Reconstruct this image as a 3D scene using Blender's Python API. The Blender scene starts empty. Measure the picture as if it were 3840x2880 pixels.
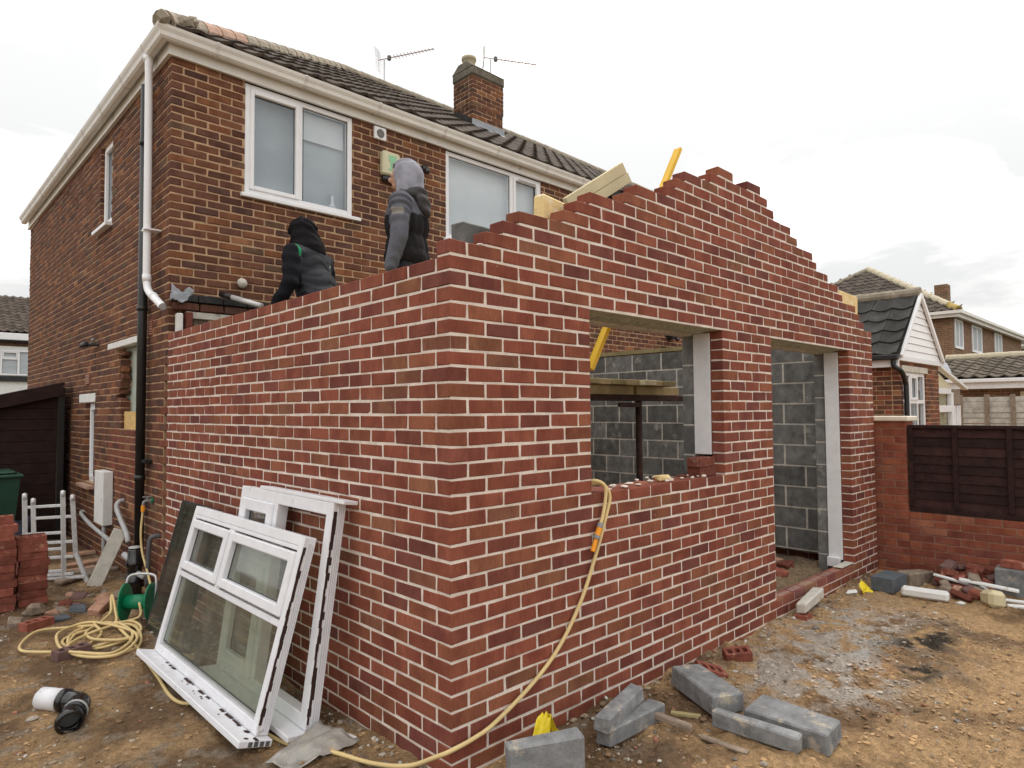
import bpy, math, random
import numpy as np
from mathutils import Vector, Matrix, Euler
random.seed(7)
rng = np.random.default_rng(11)
R = math.radians
SC = bpy.context.scene
COL = SC.collection

# ---------------------------------------------------------------- camera
CAM_POS = Vector((-1.8879, -2.3810, 1.6682))
CAM_RIGHT = Vector((0.72196667, -0.69189109, -0.00713107))
CAM_UP = Vector((-0.02253456, -0.03381223, 0.99917412))
CAM_FWD = Vector((0.69156079, 0.72120972, 0.04000276))
cam_data = bpy.data.cameras.new('camera')
cam_data.sensor_fit = 'HORIZONTAL'
cam_data.sensor_width = 36.0
cam_data.lens = 2469.77 / 3840 * 36
cam_data.clip_start = 0.05
cam_data.clip_end = 600
cam = bpy.data.objects.new('camera', cam_data)
COL.objects.link(cam)
m3 = Matrix((CAM_RIGHT, CAM_UP, -CAM_FWD)).transposed()
cam.matrix_world = Matrix.Translation(CAM_POS) @ m3.to_4x4()
SC.camera = cam

# ---------------------------------------------------------------- sky and sun
SUN_EL, SUN_AZ = R(48), R(75)          # azimuth measured from +Y towards +X
world = bpy.data.worlds.new('World')
SC.world = world
world.use_nodes = True
wn, wl = world.node_tree.nodes, world.node_tree.links
wn.clear()
w_out = wn.new('ShaderNodeOutputWorld')
w_bg = wn.new('ShaderNodeBackground')
w_bg.inputs['Strength'].default_value = 0.1
w_sky = wn.new('ShaderNodeTexSky')
w_sky.sky_type = 'NISHITA'
w_sky.sun_disc = False
w_sky.sun_elevation = SUN_EL
w_sky.sun_rotation = SUN_AZ
w_tc = wn.new('ShaderNodeTexCoord')
w_map = wn.new('ShaderNodeMapping')
w_map.inputs['Scale'].default_value = (1.0, 1.0, 3.2)
w_map.inputs['Location'].default_value = (1.3, 4.2, 0.9)
w_no = wn.new('ShaderNodeTexNoise')
w_no.inputs['Scale'].default_value = 2.3
w_no.inputs['Detail'].default_value = 7
w_no.inputs['Roughness'].default_value = 0.55
w_no.inputs['Distortion'].default_value = 0.35
w_cr = wn.new('ShaderNodeValToRGB')      # overcast deck: grey bellies to white
w_cr.color_ramp.elements[0].position = 0.44
w_cr.color_ramp.elements[0].color = (6.6, 6.55, 6.45, 1)
w_cr.color_ramp.elements[1].position = 0.63
w_cr.color_ramp.elements[1].color = (12.7, 12.35, 11.75, 1)
w_mix = wn.new('ShaderNodeMix')
w_mix.data_type = 'RGBA'
w_mix.inputs['Factor'].default_value = 0.93
wl.new(w_tc.outputs['Generated'], w_map.inputs['Vector'])
wl.new(w_map.outputs['Vector'], w_no.inputs['Vector'])
wl.new(w_no.outputs['Fac'], w_cr.inputs['Fac'])
wl.new(w_sky.outputs['Color'], w_mix.inputs['A'])
wl.new(w_cr.outputs['Color'], w_mix.inputs['B'])
w_sep = wn.new('ShaderNodeSeparateXYZ')
w_mr = wn.new('ShaderNodeMapRange')      # an overcast deck is brighter overhead than at the horizon
w_mr.inputs['To Min'].default_value = 0.90
w_mr.inputs['To Max'].default_value = 1.75
w_mul = wn.new('ShaderNodeVectorMath')
w_mul.operation = 'SCALE'
wl.new(w_tc.outputs['Generated'], w_sep.inputs[0])
wl.new(w_sep.outputs['Z'], w_mr.inputs['Value'])
wl.new(w_mix.outputs['Result'], w_mul.inputs[0])
wl.new(w_mr.outputs['Result'], w_mul.inputs['Scale'])
wl.new(w_mul.outputs['Vector'], w_bg.inputs['Color'])
wl.new(w_bg.outputs['Background'], w_out.inputs['Surface'])

sun_d = bpy.data.lights.new('sun', 'SUN')
sun_d.energy = 1.5
sun_d.angle = R(10)
sun_d.color = (1.0, 0.95, 0.87)
sun = bpy.data.objects.new('sun', sun_d)
COL.objects.link(sun)
sdir = Vector((math.sin(SUN_AZ) * math.cos(SUN_EL), math.cos(SUN_AZ) * math.cos(SUN_EL), math.sin(SUN_EL)))
sun.rotation_euler = sdir.to_track_quat('Z', 'Y').to_euler()
sun.location = (8, 4, 14)

SC.view_settings.view_transform = 'Standard'
SC.view_settings.look = 'None'
SC.view_settings.gamma = 1.0
SC.view_settings.exposure = 0.33
SC.view_settings.use_curve_mapping = False
SC.render.engine = 'CYCLES'
SC.cycles.max_bounces = 8
SC.cycles.transparent_max_bounces = 12

# ---------------------------------------------------------------- materials
def lin(*c):
    o = []
    for v in c:
        v = v / 255.0
        o.append(v / 12.92 if v <= 0.04045 else ((v + 0.055) / 1.055) ** 2.4)
    return tuple(o)

class NT:
    def __init__(s, name):
        s.m = bpy.data.materials.new(name)
        s.m.use_nodes = True
        s.n, s.l = s.m.node_tree.nodes, s.m.node_tree.links
        s.bsdf = s.n['Principled BSDF']
    def new(s, t, **kw):
        nd = s.n.new(t)
        for k, v in kw.items():
            setattr(nd, k, v)
        return nd
    def pos(s, scale=(1, 1, 1)):
        g = s.new('ShaderNodeNewGeometry')
        mp = s.new('ShaderNodeMapping')
        mp.inputs['Scale'].default_value = scale
        s.l.new(g.outputs['Position'], mp.inputs['Vector'])
        return mp.outputs['Vector']
    def obj(s, scale=(1, 1, 1)):
        g = s.new('ShaderNodeTexCoord')
        mp = s.new('ShaderNodeMapping')
        mp.inputs['Scale'].default_value = scale
        s.l.new(g.outputs['Object'], mp.inputs['Vector'])
        return mp.outputs['Vector']
    def noise(s, vec, scale, detail=4, rough=0.55, w=None):
        nd = s.new('ShaderNodeTexNoise')
        nd.inputs['Scale'].default_value = scale
        nd.inputs['Detail'].default_value = detail
        nd.inputs['Roughness'].default_value = rough
        if w is not None:
            nd.noise_dimensions = '4D'
            s.l.new(w, nd.inputs['W'])
        s.l.new(vec, nd.inputs['Vector'])
        return nd.outputs['Fac']
    def ramp(s, fac, *stops):
        nd = s.new('ShaderNodeValToRGB')
        e = nd.color_ramp.elements
        while len(e) < len(stops):
            e.new(0.5)
        for el, (p, c) in zip(e, stops):
            el.position = p
            el.color = (*c, 1) if not isinstance(c, (int, float)) else (c, c, c, 1)
        s.l.new(fac, nd.inputs['Fac'])
        return nd.outputs['Color']
    def mix(s, a, b, fac, mode='MIX'):
        nd = s.new('ShaderNodeMix', data_type='RGBA', blend_type=mode)
        for k, v in (('Factor', fac), ('A', a), ('B', b)):
            if isinstance(v, (int, float)):
                nd.inputs[k].default_value = v
            elif isinstance(v, tuple):
                nd.inputs[k].default_value = (*v, 1)
            else:
                s.l.new(v, nd.inputs[k])
        return nd.outputs['Result']
    def attr(s, name):
        nd = s.new('ShaderNodeAttribute', attribute_name=name)
        return nd
    def color(s, c):
        if isinstance(c, tuple):
            s.bsdf.inputs['Base Color'].default_value = (*c, 1)
        else:
            s.l.new(c, s.bsdf.inputs['Base Color'])
    def bump(s, h, strength=0.3, dist=0.01):
        b = s.new('ShaderNodeBump')
        b.inputs['Strength'].default_value = strength
        b.inputs['Distance'].default_value = dist
        s.l.new(h, b.inputs['Height'])
        s.l.new(b.outputs['Normal'], s.bsdf.inputs['Normal'])
    def rough(s, v, spec=0.3):
        if isinstance(v, (int, float)):
            s.bsdf.inputs['Roughness'].default_value = v
        else:
            s.l.new(v, s.bsdf.inputs['Roughness'])
        s.bsdf.inputs['Specular IOR Level'].default_value = spec

def simple(name, c, rough=0.7, var=0.25, scale=14, bump=0.15, spec=0.3, c2=None, metal=0.0, dirt=None, bscale=70, obj=True, rnd=0.0):
    t = NT(name)
    v = t.obj() if obj else t.pos()
    f = t.noise(v, scale, 5, 0.6)
    dark = c2 if c2 else tuple(x * (1 - var) for x in c)
    lite = tuple(min(1, x * (1 + var * 0.6)) for x in c)
    col = t.ramp(f, (0.3, dark), (0.7, lite))
    if dirt:
        f2 = t.noise(v, dirt[1], 6, 0.65)
        col = t.mix(col, dirt[0], t.ramp(f2, (dirt[2], 0.0), (dirt[2] + 0.12, 1.0)))
    if rnd:
        oi = t.new('ShaderNodeObjectInfo')
        col = t.mix(col, t.ramp(oi.outputs['Random'], (0.0, 1 - rnd), (1.0, 1 + rnd)), 1.0, 'MULTIPLY')
    t.color(col)
    t.rough(rough, spec)
    t.bsdf.inputs['Metallic'].default_value = metal
    if bump:
        t.bump(t.noise(v, bscale, 3), bump, 0.01)
    return t.m

def brick_mat(name, streak=0.30, smear=(0.62, 0.48, 0.40), smear_at=0.645, second=(0.55, 0.42, 0.5)):
    t = NT(name)
    a = t.attr('bcol')
    base, rnd = a.outputs['Color'], a.outputs['Alpha']
    w = t.new('ShaderNodeMath', operation='MULTIPLY')
    w.inputs[1].default_value = 57.0
    t.l.new(rnd, w.inputs[0])
    W = w.outputs[0]
    big = t.noise(t.pos((1, 1, 0.6)), 7, 2, 0.5, W)
    col = t.mix(base, t.mix(base, second, 0.55, 'MULTIPLY'), t.ramp(big, (0.42, 0.0), (0.62, 1.0)))
    st = t.noise(t.pos((1, 1, 0.22)), 95, 3, 0.6, W)
    col = t.mix(col, t.ramp(st, (0.25, 1 - streak), (0.75, 1 + streak * 0.6)), 1.0, 'MULTIPLY')
    fine = t.noise(t.pos(), 260, 3, 0.7)
    col = t.mix(col, t.ramp(fine, (0.3, 0.86), (0.7, 1.12)), 1.0, 'MULTIPLY')
    sm = t.noise(t.pos((1, 1, 0.7)), 26, 6, 0.72, W)
    col = t.mix(col, smear, t.ramp(sm, (smear_at, 0.0), (smear_at + 0.10, 0.48)))
    t.color(col)
    t.rough(0.88, 0.2)
    t.bump(st, 0.28, 0.004)
    return t.m

MAT = {}
MAT['brick_new'] = brick_mat('new_brick', 0.24)
MAT['brick_old'] = brick_mat('old_brick', 0.30, smear=(0.42, 0.30, 0.2), smear_at=0.74, second=(0.5, 0.45, 0.45))
def mortar(name, c, d):
    t = NT(name)
    f = t.noise(t.pos(), 9, 4)
    g = t.noise(t.pos(), 170, 4, 0.7)
    col = t.mix(t.ramp(f, (0.35, d), (0.62, c)), t.ramp(g, (0.3, 0.8), (0.7, 1.1)), 1.0, 'MULTIPLY')
    t.color(col)
    t.rough(0.95, 0.1)
    t.bump(g, 0.5, 0.004)
    return t.m
MAT['mortar_new'] = mortar('pale_mortar', (0.80, 0.71, 0.63), (0.63, 0.545, 0.475))
MAT['mortar_old'] = mortar('tan_mortar', (0.52, 0.34, 0.21), (0.36, 0.235, 0.15))
MAT['mortar_grey'] = mortar('grey_mortar', (0.62, 0.58, 0.52), (0.46, 0.43, 0.38))
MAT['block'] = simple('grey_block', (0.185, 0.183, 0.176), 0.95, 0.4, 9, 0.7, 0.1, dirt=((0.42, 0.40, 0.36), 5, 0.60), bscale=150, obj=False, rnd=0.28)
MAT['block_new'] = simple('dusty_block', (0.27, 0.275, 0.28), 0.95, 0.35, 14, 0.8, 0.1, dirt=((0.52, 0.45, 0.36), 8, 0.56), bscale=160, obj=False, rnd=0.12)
MAT['upvc'] = simple('white_plastic', (0.80, 0.80, 0.82), 0.35, 0.05, 6, 0.0, 0.45)
MAT['upvc_dirty'] = simple('dirty_white_plastic', (0.74, 0.74, 0.77), 0.45, 0.08, 9, 0.0, 0.4, dirt=((0.40, 0.33, 0.27), 11, 0.64))
MAT['eaves'] = simple('aged_white_plastic', (0.74, 0.72, 0.68), 0.45, 0.10, 3, 0.0, 0.4, dirt=((0.46, 0.43, 0.38), 4, 0.64))
MAT['gutter_line'] = simple('gutter_joint_plastic', (0.62, 0.60, 0.57), 0.5, 0.1)
MAT['black'] = simple('black_plastic', (0.012, 0.012, 0.013), 0.38, 0.3, 8, 0.05, 0.5)
MAT['black_gloss'] = simple('glossy_black_plastic', (0.010, 0.010, 0.011), 0.16, 0.3, 8, 0.0, 0.6, dirt=((0.16, 0.13, 0.10), 6, 0.66))
MAT['grey_pipe'] = simple('grey_plastic_pipe', (0.42, 0.42, 0.42), 0.5, 0.15, 10, 0.05, dirt=((0.24, 0.19, 0.14), 7, 0.62))
MAT['dark_pipe'] = simple('dark_grey_pipe', (0.11, 0.11, 0.115), 0.6, 0.25, 10, 0.1)
MAT['alu'] = simple('dull_aluminium', (0.60, 0.60, 0.60), 0.5, 0.18, 25, 0.1, 0.5, metal=0.35, dirt=((0.34, 0.32, 0.30), 15, 0.66))
MAT['steel_rust'] = simple('rusty_painted_steel', (0.060, 0.028, 0.022), 0.75, 0.5, 16, 0.3, dirt=((0.15, 0.06, 0.03), 12, 0.6))
MAT['tile'] = None
MAT['lead'] = simple('lead_sheet', (0.30, 0.32, 0.35), 0.55, 0.25, 8, 0.2, 0.4)
MAT['felt'] = simple('black_felt', (0.035, 0.035, 0.036), 0.85, 0.4, 10, 0.4)
MAT['timber'] = simple('sawn_timber', (0.42, 0.32, 0.17), 0.85, 0.3, 6, 0.25)
MAT['timber_green'] = simple('treated_timber', (0.36, 0.30, 0.15), 0.85, 0.3, 5, 0.25, rnd=0.25)
MAT['timber_pale'] = simple('pale_timber', (0.64, 0.56, 0.36), 0.85, 0.12, 5, 0.2)
MAT['timber_old'] = simple('weathered_timber', (0.27, 0.21, 0.16), 0.9, 0.4, 18, 0.5)
MAT['timber_dark'] = simple('dark_stained_timber', (0.034, 0.014, 0.0125), 0.75, 0.5, 9, 0.5, 0.25, obj=False, rnd=0.35, dirt=((0.055, 0.032, 0.026), 13, 0.62))
MAT['shed'] = simple('brown_stained_shed', (0.030, 0.015, 0.013), 0.8, 0.35, 7, 0.3, 0.2, obj=False)
MAT['osb'] = simple('chipboard', (0.62, 0.42, 0.17), 0.85, 0.35, 30, 0.3, 0.2, dirt=((0.75, 0.52, 0.22), 22, 0.55))
MAT['insulation'] = simple('insulation_foam', (0.78, 0.60, 0.30), 0.95, 0.15, 20, 0.4, 0.1, dirt=((0.82, 0.74, 0.55), 13, 0.56))
MAT['lintel'] = simple('galvanised_lintel', (0.42, 0.43, 0.35), 0.8, 0.2, 9, 0.4, 0.2, bscale=40)
MAT['board_white'] = simple('white_closer_board', (0.74, 0.74, 0.76), 0.8, 0.08, 9, 0.15, 0.2, dirt=((0.36, 0.33, 0.31), 14, 0.72), obj=False)
MAT['concrete'] = simple('pale_concrete', (0.56, 0.53, 0.47), 0.95, 0.2, 12, 0.5, 0.1, dirt=((0.30, 0.26, 0.21), 9, 0.6))
MAT['plaster'] = simple('grey_green_render', (0.40, 0.44, 0.39), 0.9, 0.15, 9, 0.2, 0.1)
MAT['paint_white'] = simple('flaking_white_paint', (0.72, 0.72, 0.70), 0.8, 0.08, 10, 0.2, 0.2, dirt=((0.42, 0.36, 0.30), 12, 0.62))
MAT['hose'] = simple('yellow_hose_rubber', (0.66, 0.50, 0.24), 0.6, 0.14, 5, 0.0, 0.3, dirt=((0.48, 0.36, 0.19), 4, 0.62))
MAT['orange'] = simple('orange_plastic', (0.86, 0.33, 0.02), 0.45, 0.1)
MAT['grey_plastic'] = simple('grey_plastic', (0.26, 0.27, 0.28), 0.5, 0.15)
MAT['green'] = simple('green_plastic', (0.005, 0.20, 0.095), 0.42, 0.2, 6, 0.05, 0.4)
MAT['bin'] = simple('dark_green_bin', (0.012, 0.055, 0.035), 0.5, 0.2, 6, 0.05, 0.4)
MAT['yellow'] = simple('yellow_paint', (0.80, 0.48, 0.015), 0.4, 0.08, 8, 0.0, 0.4)
MAT['wrapper'] = simple('yellow_plastic_film', (0.86, 0.66, 0.02), 0.35, 0.2, 12, 0.3, 0.5)
MAT['poly'] = simple('grey_polythene', (0.33, 0.31, 0.28), 0.28, 0.3, 9, 0.3, 0.6, dirt=((0.42, 0.33, 0.22), 6, 0.55))
MAT['cream'] = simple('cream_plastic', (0.62, 0.58, 0.40), 0.5, 0.08)
MAT['vent_grey'] = simple('vent_grey', (0.16, 0.16, 0.15), 0.7, 0.2)
MAT['print_green'] = simple('faded_green_print', (0.28, 0.56, 0.34), 0.6, 0.1)
MAT['clay'] = simple('clay_tile', (0.44, 0.28, 0.21), 0.9, 0.25, 12, 0.3, dirt=((0.44, 0.36, 0.27), 6, 0.60))
MAT['hip_tile'] = simple('mossy_ridge_tile', (0.30, 0.26, 0.20), 0.95, 0.3, 7, 0.4, dirt=((0.40, 0.33, 0.26), 5, 0.55))
MAT['pot'] = simple('chimney_pot_clay', (0.50, 0.44, 0.32), 0.9, 0.2)
MAT['chimney_cement'] = simple('sooty_cement', (0.16, 0.14, 0.11), 0.95, 0.35, 7, 0.5)
MAT['curtain'] = simple('net_curtain', (0.44, 0.47, 0.49), 0.95, 0.10, 3, 0.0, 0.1)
MAT['curtain_pale'] = simple('sky_paled_blind', (0.78, 0.79, 0.80), 0.95, 0.05, 3, 0.0, 0.1)  # lightness raised to stand in for sky reflected in the upper panes
MAT['hollow_dark'] = simple('hollow_shade', (0.10, 0.10, 0.10), 0.95, 0.2)  # dark grey painted in for the shade inside hollow ends
MAT['sealant'] = simple('brown_sealant', (0.045, 0.022, 0.018), 0.8, 0.4, 30, 0.3)
MAT['blue_bag'] = simple('dark_blue_sheet', (0.02, 0.024, 0.04), 0.4, 0.4, 6, 0.3, 0.5)
MAT['slate'] = simple('slate_grey', (0.10, 0.115, 0.13), 0.85, 0.25, 12, 0.2)
MAT['brick_loose'] = simple('loose_brick_clay', (0.235, 0.078, 0.055), 0.9, 0.35, 15, 0.35, 0.15, dirt=((0.46, 0.27, 0.19), 14, 0.60), obj=False, rnd=0.35)
MAT['brick_pink'] = simple('pale_broken_brick', (0.47, 0.27, 0.19), 0.92, 0.35, 18, 0.4, 0.1, dirt=((0.36, 0.27, 0.19), 9, 0.52))
MAT['brick_dark'] = simple('dark_purple_brick', (0.17, 0.10, 0.09), 0.9, 0.3, 15, 0.35, 0.15, dirt=((0.40, 0.30, 0.24), 12, 0.68))
MAT['low_brick'] = brick_mat('low_wall_brick', 0.22, smear=(0.32, 0.17, 0.12), smear_at=0.72)
MAT['low_mortar'] = mortar('dirty_mortar', (0.30, 0.17, 0.12), (0.22, 0.12, 0.09))
MAT['jacket'] = None

def tile_mat(name, c, moss):
    t = NT(name)
    oi = t.new('ShaderNodeObjectInfo')
    r = t.ramp(oi.outputs['Random'], (0.0, 0.72), (1.0, 1.25))
    f = t.noise(t.pos(), 4.5, 5, 0.65)
    col = t.ramp(f, (0.32, tuple(x * 0.6 for x in c)), (0.6, c), (0.8, moss))
    col = t.mix(col, r, 1.0, 'MULTIPLY')
    g = t.noise(t.pos(), 120, 4, 0.7)
    col = t.mix(col, t.ramp(g, (0.3, 0.75), (0.7, 1.2)), 1.0, 'MULTIPLY')
    t.color(col)
    t.rough(0.92, 0.2)
    t.bump(g, 0.4, 0.006)
    return t.m
MAT['tile'] = tile_mat('concrete_roof_tile', (0.092, 0.072, 0.058), (0.145, 0.12, 0.092))
MAT['tile_dark'] = tile_mat('dark_roof_tile', (0.062, 0.060, 0.056), (0.11, 0.105, 0.09))
MAT['tile_pale'] = tile_mat('lichened_roof_tile', (0.115, 0.092, 0.068), (0.36, 0.31, 0.23))

def glass_mat(name, tint, refl, rough=0.02, diffuse_mix=0.0):
    t = NT(name)
    t.n.remove(t.bsdf)
    out = t.n['Material Output']
    tr = t.new('ShaderNodeBsdfTransparent')
    tr.inputs['Color'].default_value = (*tint, 1)
    gl = t.new('ShaderNodeBsdfGlossy')
    gl.inputs['Color'].default_value = (0.9, 0.95, 1.0, 1)
    gl.inputs['Roughness'].default_value = rough
    fr = t.new('ShaderNodeFresnel')
    fr.inputs['IOR'].default_value = refl
    mx = t.new('ShaderNodeMixShader')
    ge = t.new('ShaderNodeNewGeometry')
    fb = t.new('ShaderNodeMath', operation='SUBTRACT')      # only the outer face mirrors
    fb.inputs[0].default_value = 1.0
    t.l.new(ge.outputs['Backfacing'], fb.inputs[1])
    fm = t.new('ShaderNodeMath', operation='MULTIPLY')
    t.l.new(fr.outputs[0], fm.inputs[0])
    t.l.new(fb.outputs[0], fm.inputs[1])
    t.l.new(fm.outputs[0], mx.inputs[0])
    df = t.new('ShaderNodeBsdfDiffuse')
    df.inputs['Color'].default_value = (0.42, 0.40, 0.34, 1)
    dm = t.new('ShaderNodeMixShader')
    nz_ = t.noise(t.obj(), 5, 4)
    t.l.new(t.ramp(nz_, (0.35, diffuse_mix * 0.4), (0.65, diffuse_mix)), dm.inputs[0])  # patchy share of brown-grey diffuse that lightens the pane
    t.l.new(tr.outputs[0], dm.inputs[1])
    t.l.new(df.outputs[0], dm.inputs[2])
    t.l.new(dm.outputs[0], mx.inputs[1])
    t.l.new(gl.outputs[0], mx.inputs[2])
    t.l.new(mx.outputs[0], out.inputs['Surface'])
    return t.m
MAT['glass'] = glass_mat('window_glass', (0.90, 0.92, 0.93), 2.1)
MAT['glass_loose'] = glass_mat('loose_window_glass', (0.80, 0.83, 0.77), 1.55, 0.04, 0.16)
MAT['glass_dark'] = glass_mat('dark_glass_sheet', (0.52, 0.58, 0.53), 1.5, 0.06, 0.12)

def far_brick(name, c1, c2, m, scale=1.0):
    t = NT(name)
    v = t.obj()
    sx = t.new('ShaderNodeSeparateXYZ')
    t.l.new(v, sx.inputs[0])
    ad = t.new('ShaderNodeMath', operation='ADD')
    t.l.new(sx.outputs['X'], ad.inputs[0])
    t.l.new(sx.outputs['Y'], ad.inputs[1])
    cb = t.new('ShaderNodeCombineXYZ')
    t.l.new(ad.outputs[0], cb.inputs[0])
    t.l.new(sx.outputs['Z'], cb.inputs[1])
    b = t.new('ShaderNodeTexBrick')
    b.inputs['Scale'].default_value = 1.0
    b.inputs['Brick Width'].default_value = 0.225
    b.inputs['Row Height'].default_value = 0.075
    b.inputs['Mortar Size'].default_value = 0.008
    b.inputs['Color1'].default_value = (*c1, 1)
    b.inputs['Color2'].default_value = (*c2, 1)
    b.inputs['Mortar'].default_value = (*m, 1)
    t.l.new(cb.outputs[0], b.inputs['Vector'])
    f = t.noise(t.pos(), 3, 4)
    t.color(t.mix(b.outputs['Color'], t.ramp(f, (0.3, 0.8), (0.7, 1.15)), 1.0, 'MULTIPLY'))
    t.rough(0.9, 0.2)
    return t.m
MAT['far_brick'] = far_brick('distant_brickwork', (0.24, 0.125, 0.07), (0.15, 0.085, 0.055), (0.30, 0.22, 0.15))

# ---------------------------------------------------------------- mesh helpers
OFF = {}            # things whose parts are written in world coordinates
class MB:
    def __init__(s):
        s.v, s.f, s.c = [], [], []
    def add(s, verts, faces, col=None):
        b = len(s.v)
        s.v.extend([tuple(v) for v in verts])
        s.f.extend([tuple(i + b for i in f) for f in faces])
        if col is not None:
            s.c.extend([col] * len(verts))
        return s
    def box(s, x0, x1, y0, y1, z0, z1, M=None, col=None):
        vs = [Vector(p) for p in ((x0, y0, z0), (x1, y0, z0), (x1, y1, z0), (x0, y1, z0), (x0, y0, z1), (x1, y0, z1), (x1, y1, z1), (x0, y1, z1))]
        if M:
            vs = [M @ p for p in vs]
        return s.add(vs, [(0, 3, 2, 1), (4, 5, 6, 7), (0, 1, 5, 4), (1, 2, 6, 5), (2, 3, 7, 6), (3, 0, 4, 7)], col)
    def cbox(s, x0, x1, y0, y1, z0, z1, c=0.004, M=None, col=None, jit=0.0):
        """box with chamfered edges"""
        lo, hi = (x0, y0, z0), (x1, y1, z1)
        vs, idx = [], {}
        for i in range(8):
            sg = ((i & 1), (i >> 1) & 1, (i >> 2) & 1)
            j = [random.uniform(-jit, jit) for _ in range(3)] if jit else (0, 0, 0)
            for ax in range(3):
                p = []
                for k in range(3):
                    e = hi[k] if sg[k] else lo[k]
                    if k != ax:
                        e += -c if sg[k] else c
                    p.append(e + j[k])
                idx[(sg, ax)] = len(vs)
                vs.append(Vector(p))
        if M:
            vs = [M @ p for p in vs]
        fs = []
        for ax in range(3):
            a, b = [(1, 2), (2, 0), (0, 1)][ax]
            for sd in (0, 1):
                q = []
                for (p1, p2) in ((0, 0), (1, 0), (1, 1), (0, 1)):
                    g = [0, 0, 0]
                    g[ax], g[a], g[b] = sd, p1, p2
                    q.append(idx[(tuple(g), ax)])
                fs.append(tuple(q) if sd else tuple(q[::-1]))
        for ax in range(3):                     # edges along ax
            a, b = [(1, 2), (2, 0), (0, 1)][ax]
            for p1 in (0, 1):
                for p2 in (0, 1):
                    g0, g1 = [0, 0, 0], [0, 0, 0]
                    g0[a] = g1[a] = p1
                    g0[b] = g1[b] = p2
                    g1[ax] = 1
                    g0, g1 = tuple(g0), tuple(g1)
                    q = (idx[(g0, a)], idx[(g0, b)], idx[(g1, b)], idx[(g1, a)])
                    fs.append(q if (p1 == p2) else q[::-1])
        for i in range(8):
            g = ((i & 1), (i >> 1) & 1, (i >> 2) & 1)
            q = (idx[(g, 0)], idx[(g, 1)], idx[(g, 2)])
            fs.append(q if sum(g) % 2 else q[::-1])
        return s.add(vs, fs, col)
    def tube(s, pts, r, n=10, caps=True, col=None):
        pts = [Vector(p) for p in pts]
        rs = r if isinstance(r, (list, tuple)) else [r] * len(pts)
        t0 = (pts[1] - pts[0]).normalized()
        up = Vector((0, 0, 1)) if abs(t0.z) < 0.9 else Vector((1, 0, 0))
        nrm = (up - t0 * up.dot(t0)).normalized()
        vs, fs = [], []
        for i, p in enumerate(pts):
            if i == 0:
                t = pts[1] - pts[0]
            elif i == len(pts) - 1:
                t = pts[-1] - pts[-2]
            else:
                t = (pts[i + 1] - p).normalized() + (p - pts[i - 1]).normalized()
            t = t.normalized() if t.length > 1e-9 else t0
            nrm = (nrm - t * nrm.dot(t)).normalized()
            bn = t.cross(nrm)
            for k in range(n):
                a = 2 * math.pi * k / n
                vs.append(p + (nrm * math.cos(a) + bn * math.sin(a)) * rs[i])
        for i in range(len(pts) - 1):
            for k in range(n):
                fs.append((i * n + k, i * n + (k + 1) % n, (i + 1) * n + (k + 1) % n, (i + 1) * n + k))
        if caps:
            fs.append(tuple(range(n - 1, -1, -1)))
            e = (len(pts) - 1) * n
            fs.append(tuple(range(e, e + n)))
        return s.add(vs, fs, col)
    def prism(s, poly, h, M, col=None):
        """poly: 2D points (x, z) extruded along local y from 0 to h"""
        n = len(poly)
        vs = [M @ Vector((p[0], 0, p[1])) for p in poly] + [M @ Vector((p[0], h, p[1])) for p in poly]
        fs = [tuple(range(n)), tuple(range(2 * n - 1, n - 1, -1))] + [((i + 1) % n, i, i + n, (i + 1) % n + n) for i in range(n)]
        return s.add(vs, fs, col)
    def lathe(s, prof, n=20, M=None, col=None):
        vs, fs = [], []
        for (r, z) in prof:
            for k in range(n):
                a = 2 * math.pi * k / n
                p = Vector((r * math.cos(a), r * math.sin(a), z))
                vs.append(M @ p if M else p)
        for i in range(len(prof) - 1):
            for k in range(n):
                fs.append((i * n + k, i * n + (k + 1) % n, (i + 1) * n + (k + 1) % n, (i + 1) * n + k))
        return s.add(vs, fs, col)
    def mesh(s, name, mat, smooth=False):
        me = bpy.data.meshes.new(name)
        me.from_pydata(s.v, [], s.f)
        if s.c and len(s.c) == len(s.v):
            at = me.attributes.new('bcol', 'FLOAT_COLOR', 'POINT')
            at.data.foreach_set('color', np.array(s.c, dtype=np.float32).ravel())
        me.materials.append(MAT[mat] if isinstance(mat, str) else mat)
        if smooth:
            me.polygons.foreach_set('use_smooth', [True] * len(me.polygons))
        me.update()
        return me
    def build(s, name, mat, parent=None, smooth=False, M=None, kind=None):
        o = bpy.data.objects.new(name, s.mesh(name, mat, smooth))
        COL.objects.link(o)
        if parent is not None:
            o.parent = parent
            if parent.name in OFF:
                o.matrix_parent_inverse = OFF[parent.name]
        if M is not None:
            o.matrix_local = M
        if kind:
            o['kind'] = kind
        return o

def tag(o, label, cat, group=None):
    o['label'] = label
    o['category'] = cat
    if group:
        o['group'] = group
    return o
def thing(name, label, cat, loc=(0, 0, 0), rot=(0, 0, 0), group=None):
    o = bpy.data.objects.new(name, None)
    o.empty_display_size = 0.1
    COL.objects.link(o)
    o.location = loc
    o.rotation_euler = rot
    return tag(o, label, cat, group)
def thing_at(name, label, cat, loc, group=None):
    o = thing(name, label, cat, loc, group=group)
    OFF[o.name] = Matrix.Translation(Vector(loc)).inverted()
    return o
def dup(root, loc=None, rot=None):
    r = root.copy()
    COL.objects.link(r)
    if loc is not None:
        r.location = loc
    if rot is not None:
        r.rotation_euler = rot
    for ch in list(root.children):
        c = ch.copy()
        COL.objects.link(c)
        c.parent = r
        for g in ch.children:
            d = g.copy()
            COL.objects.link(d)
            d.parent = c
    return r
def fresh_loc(o, pts):
    pass
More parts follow.
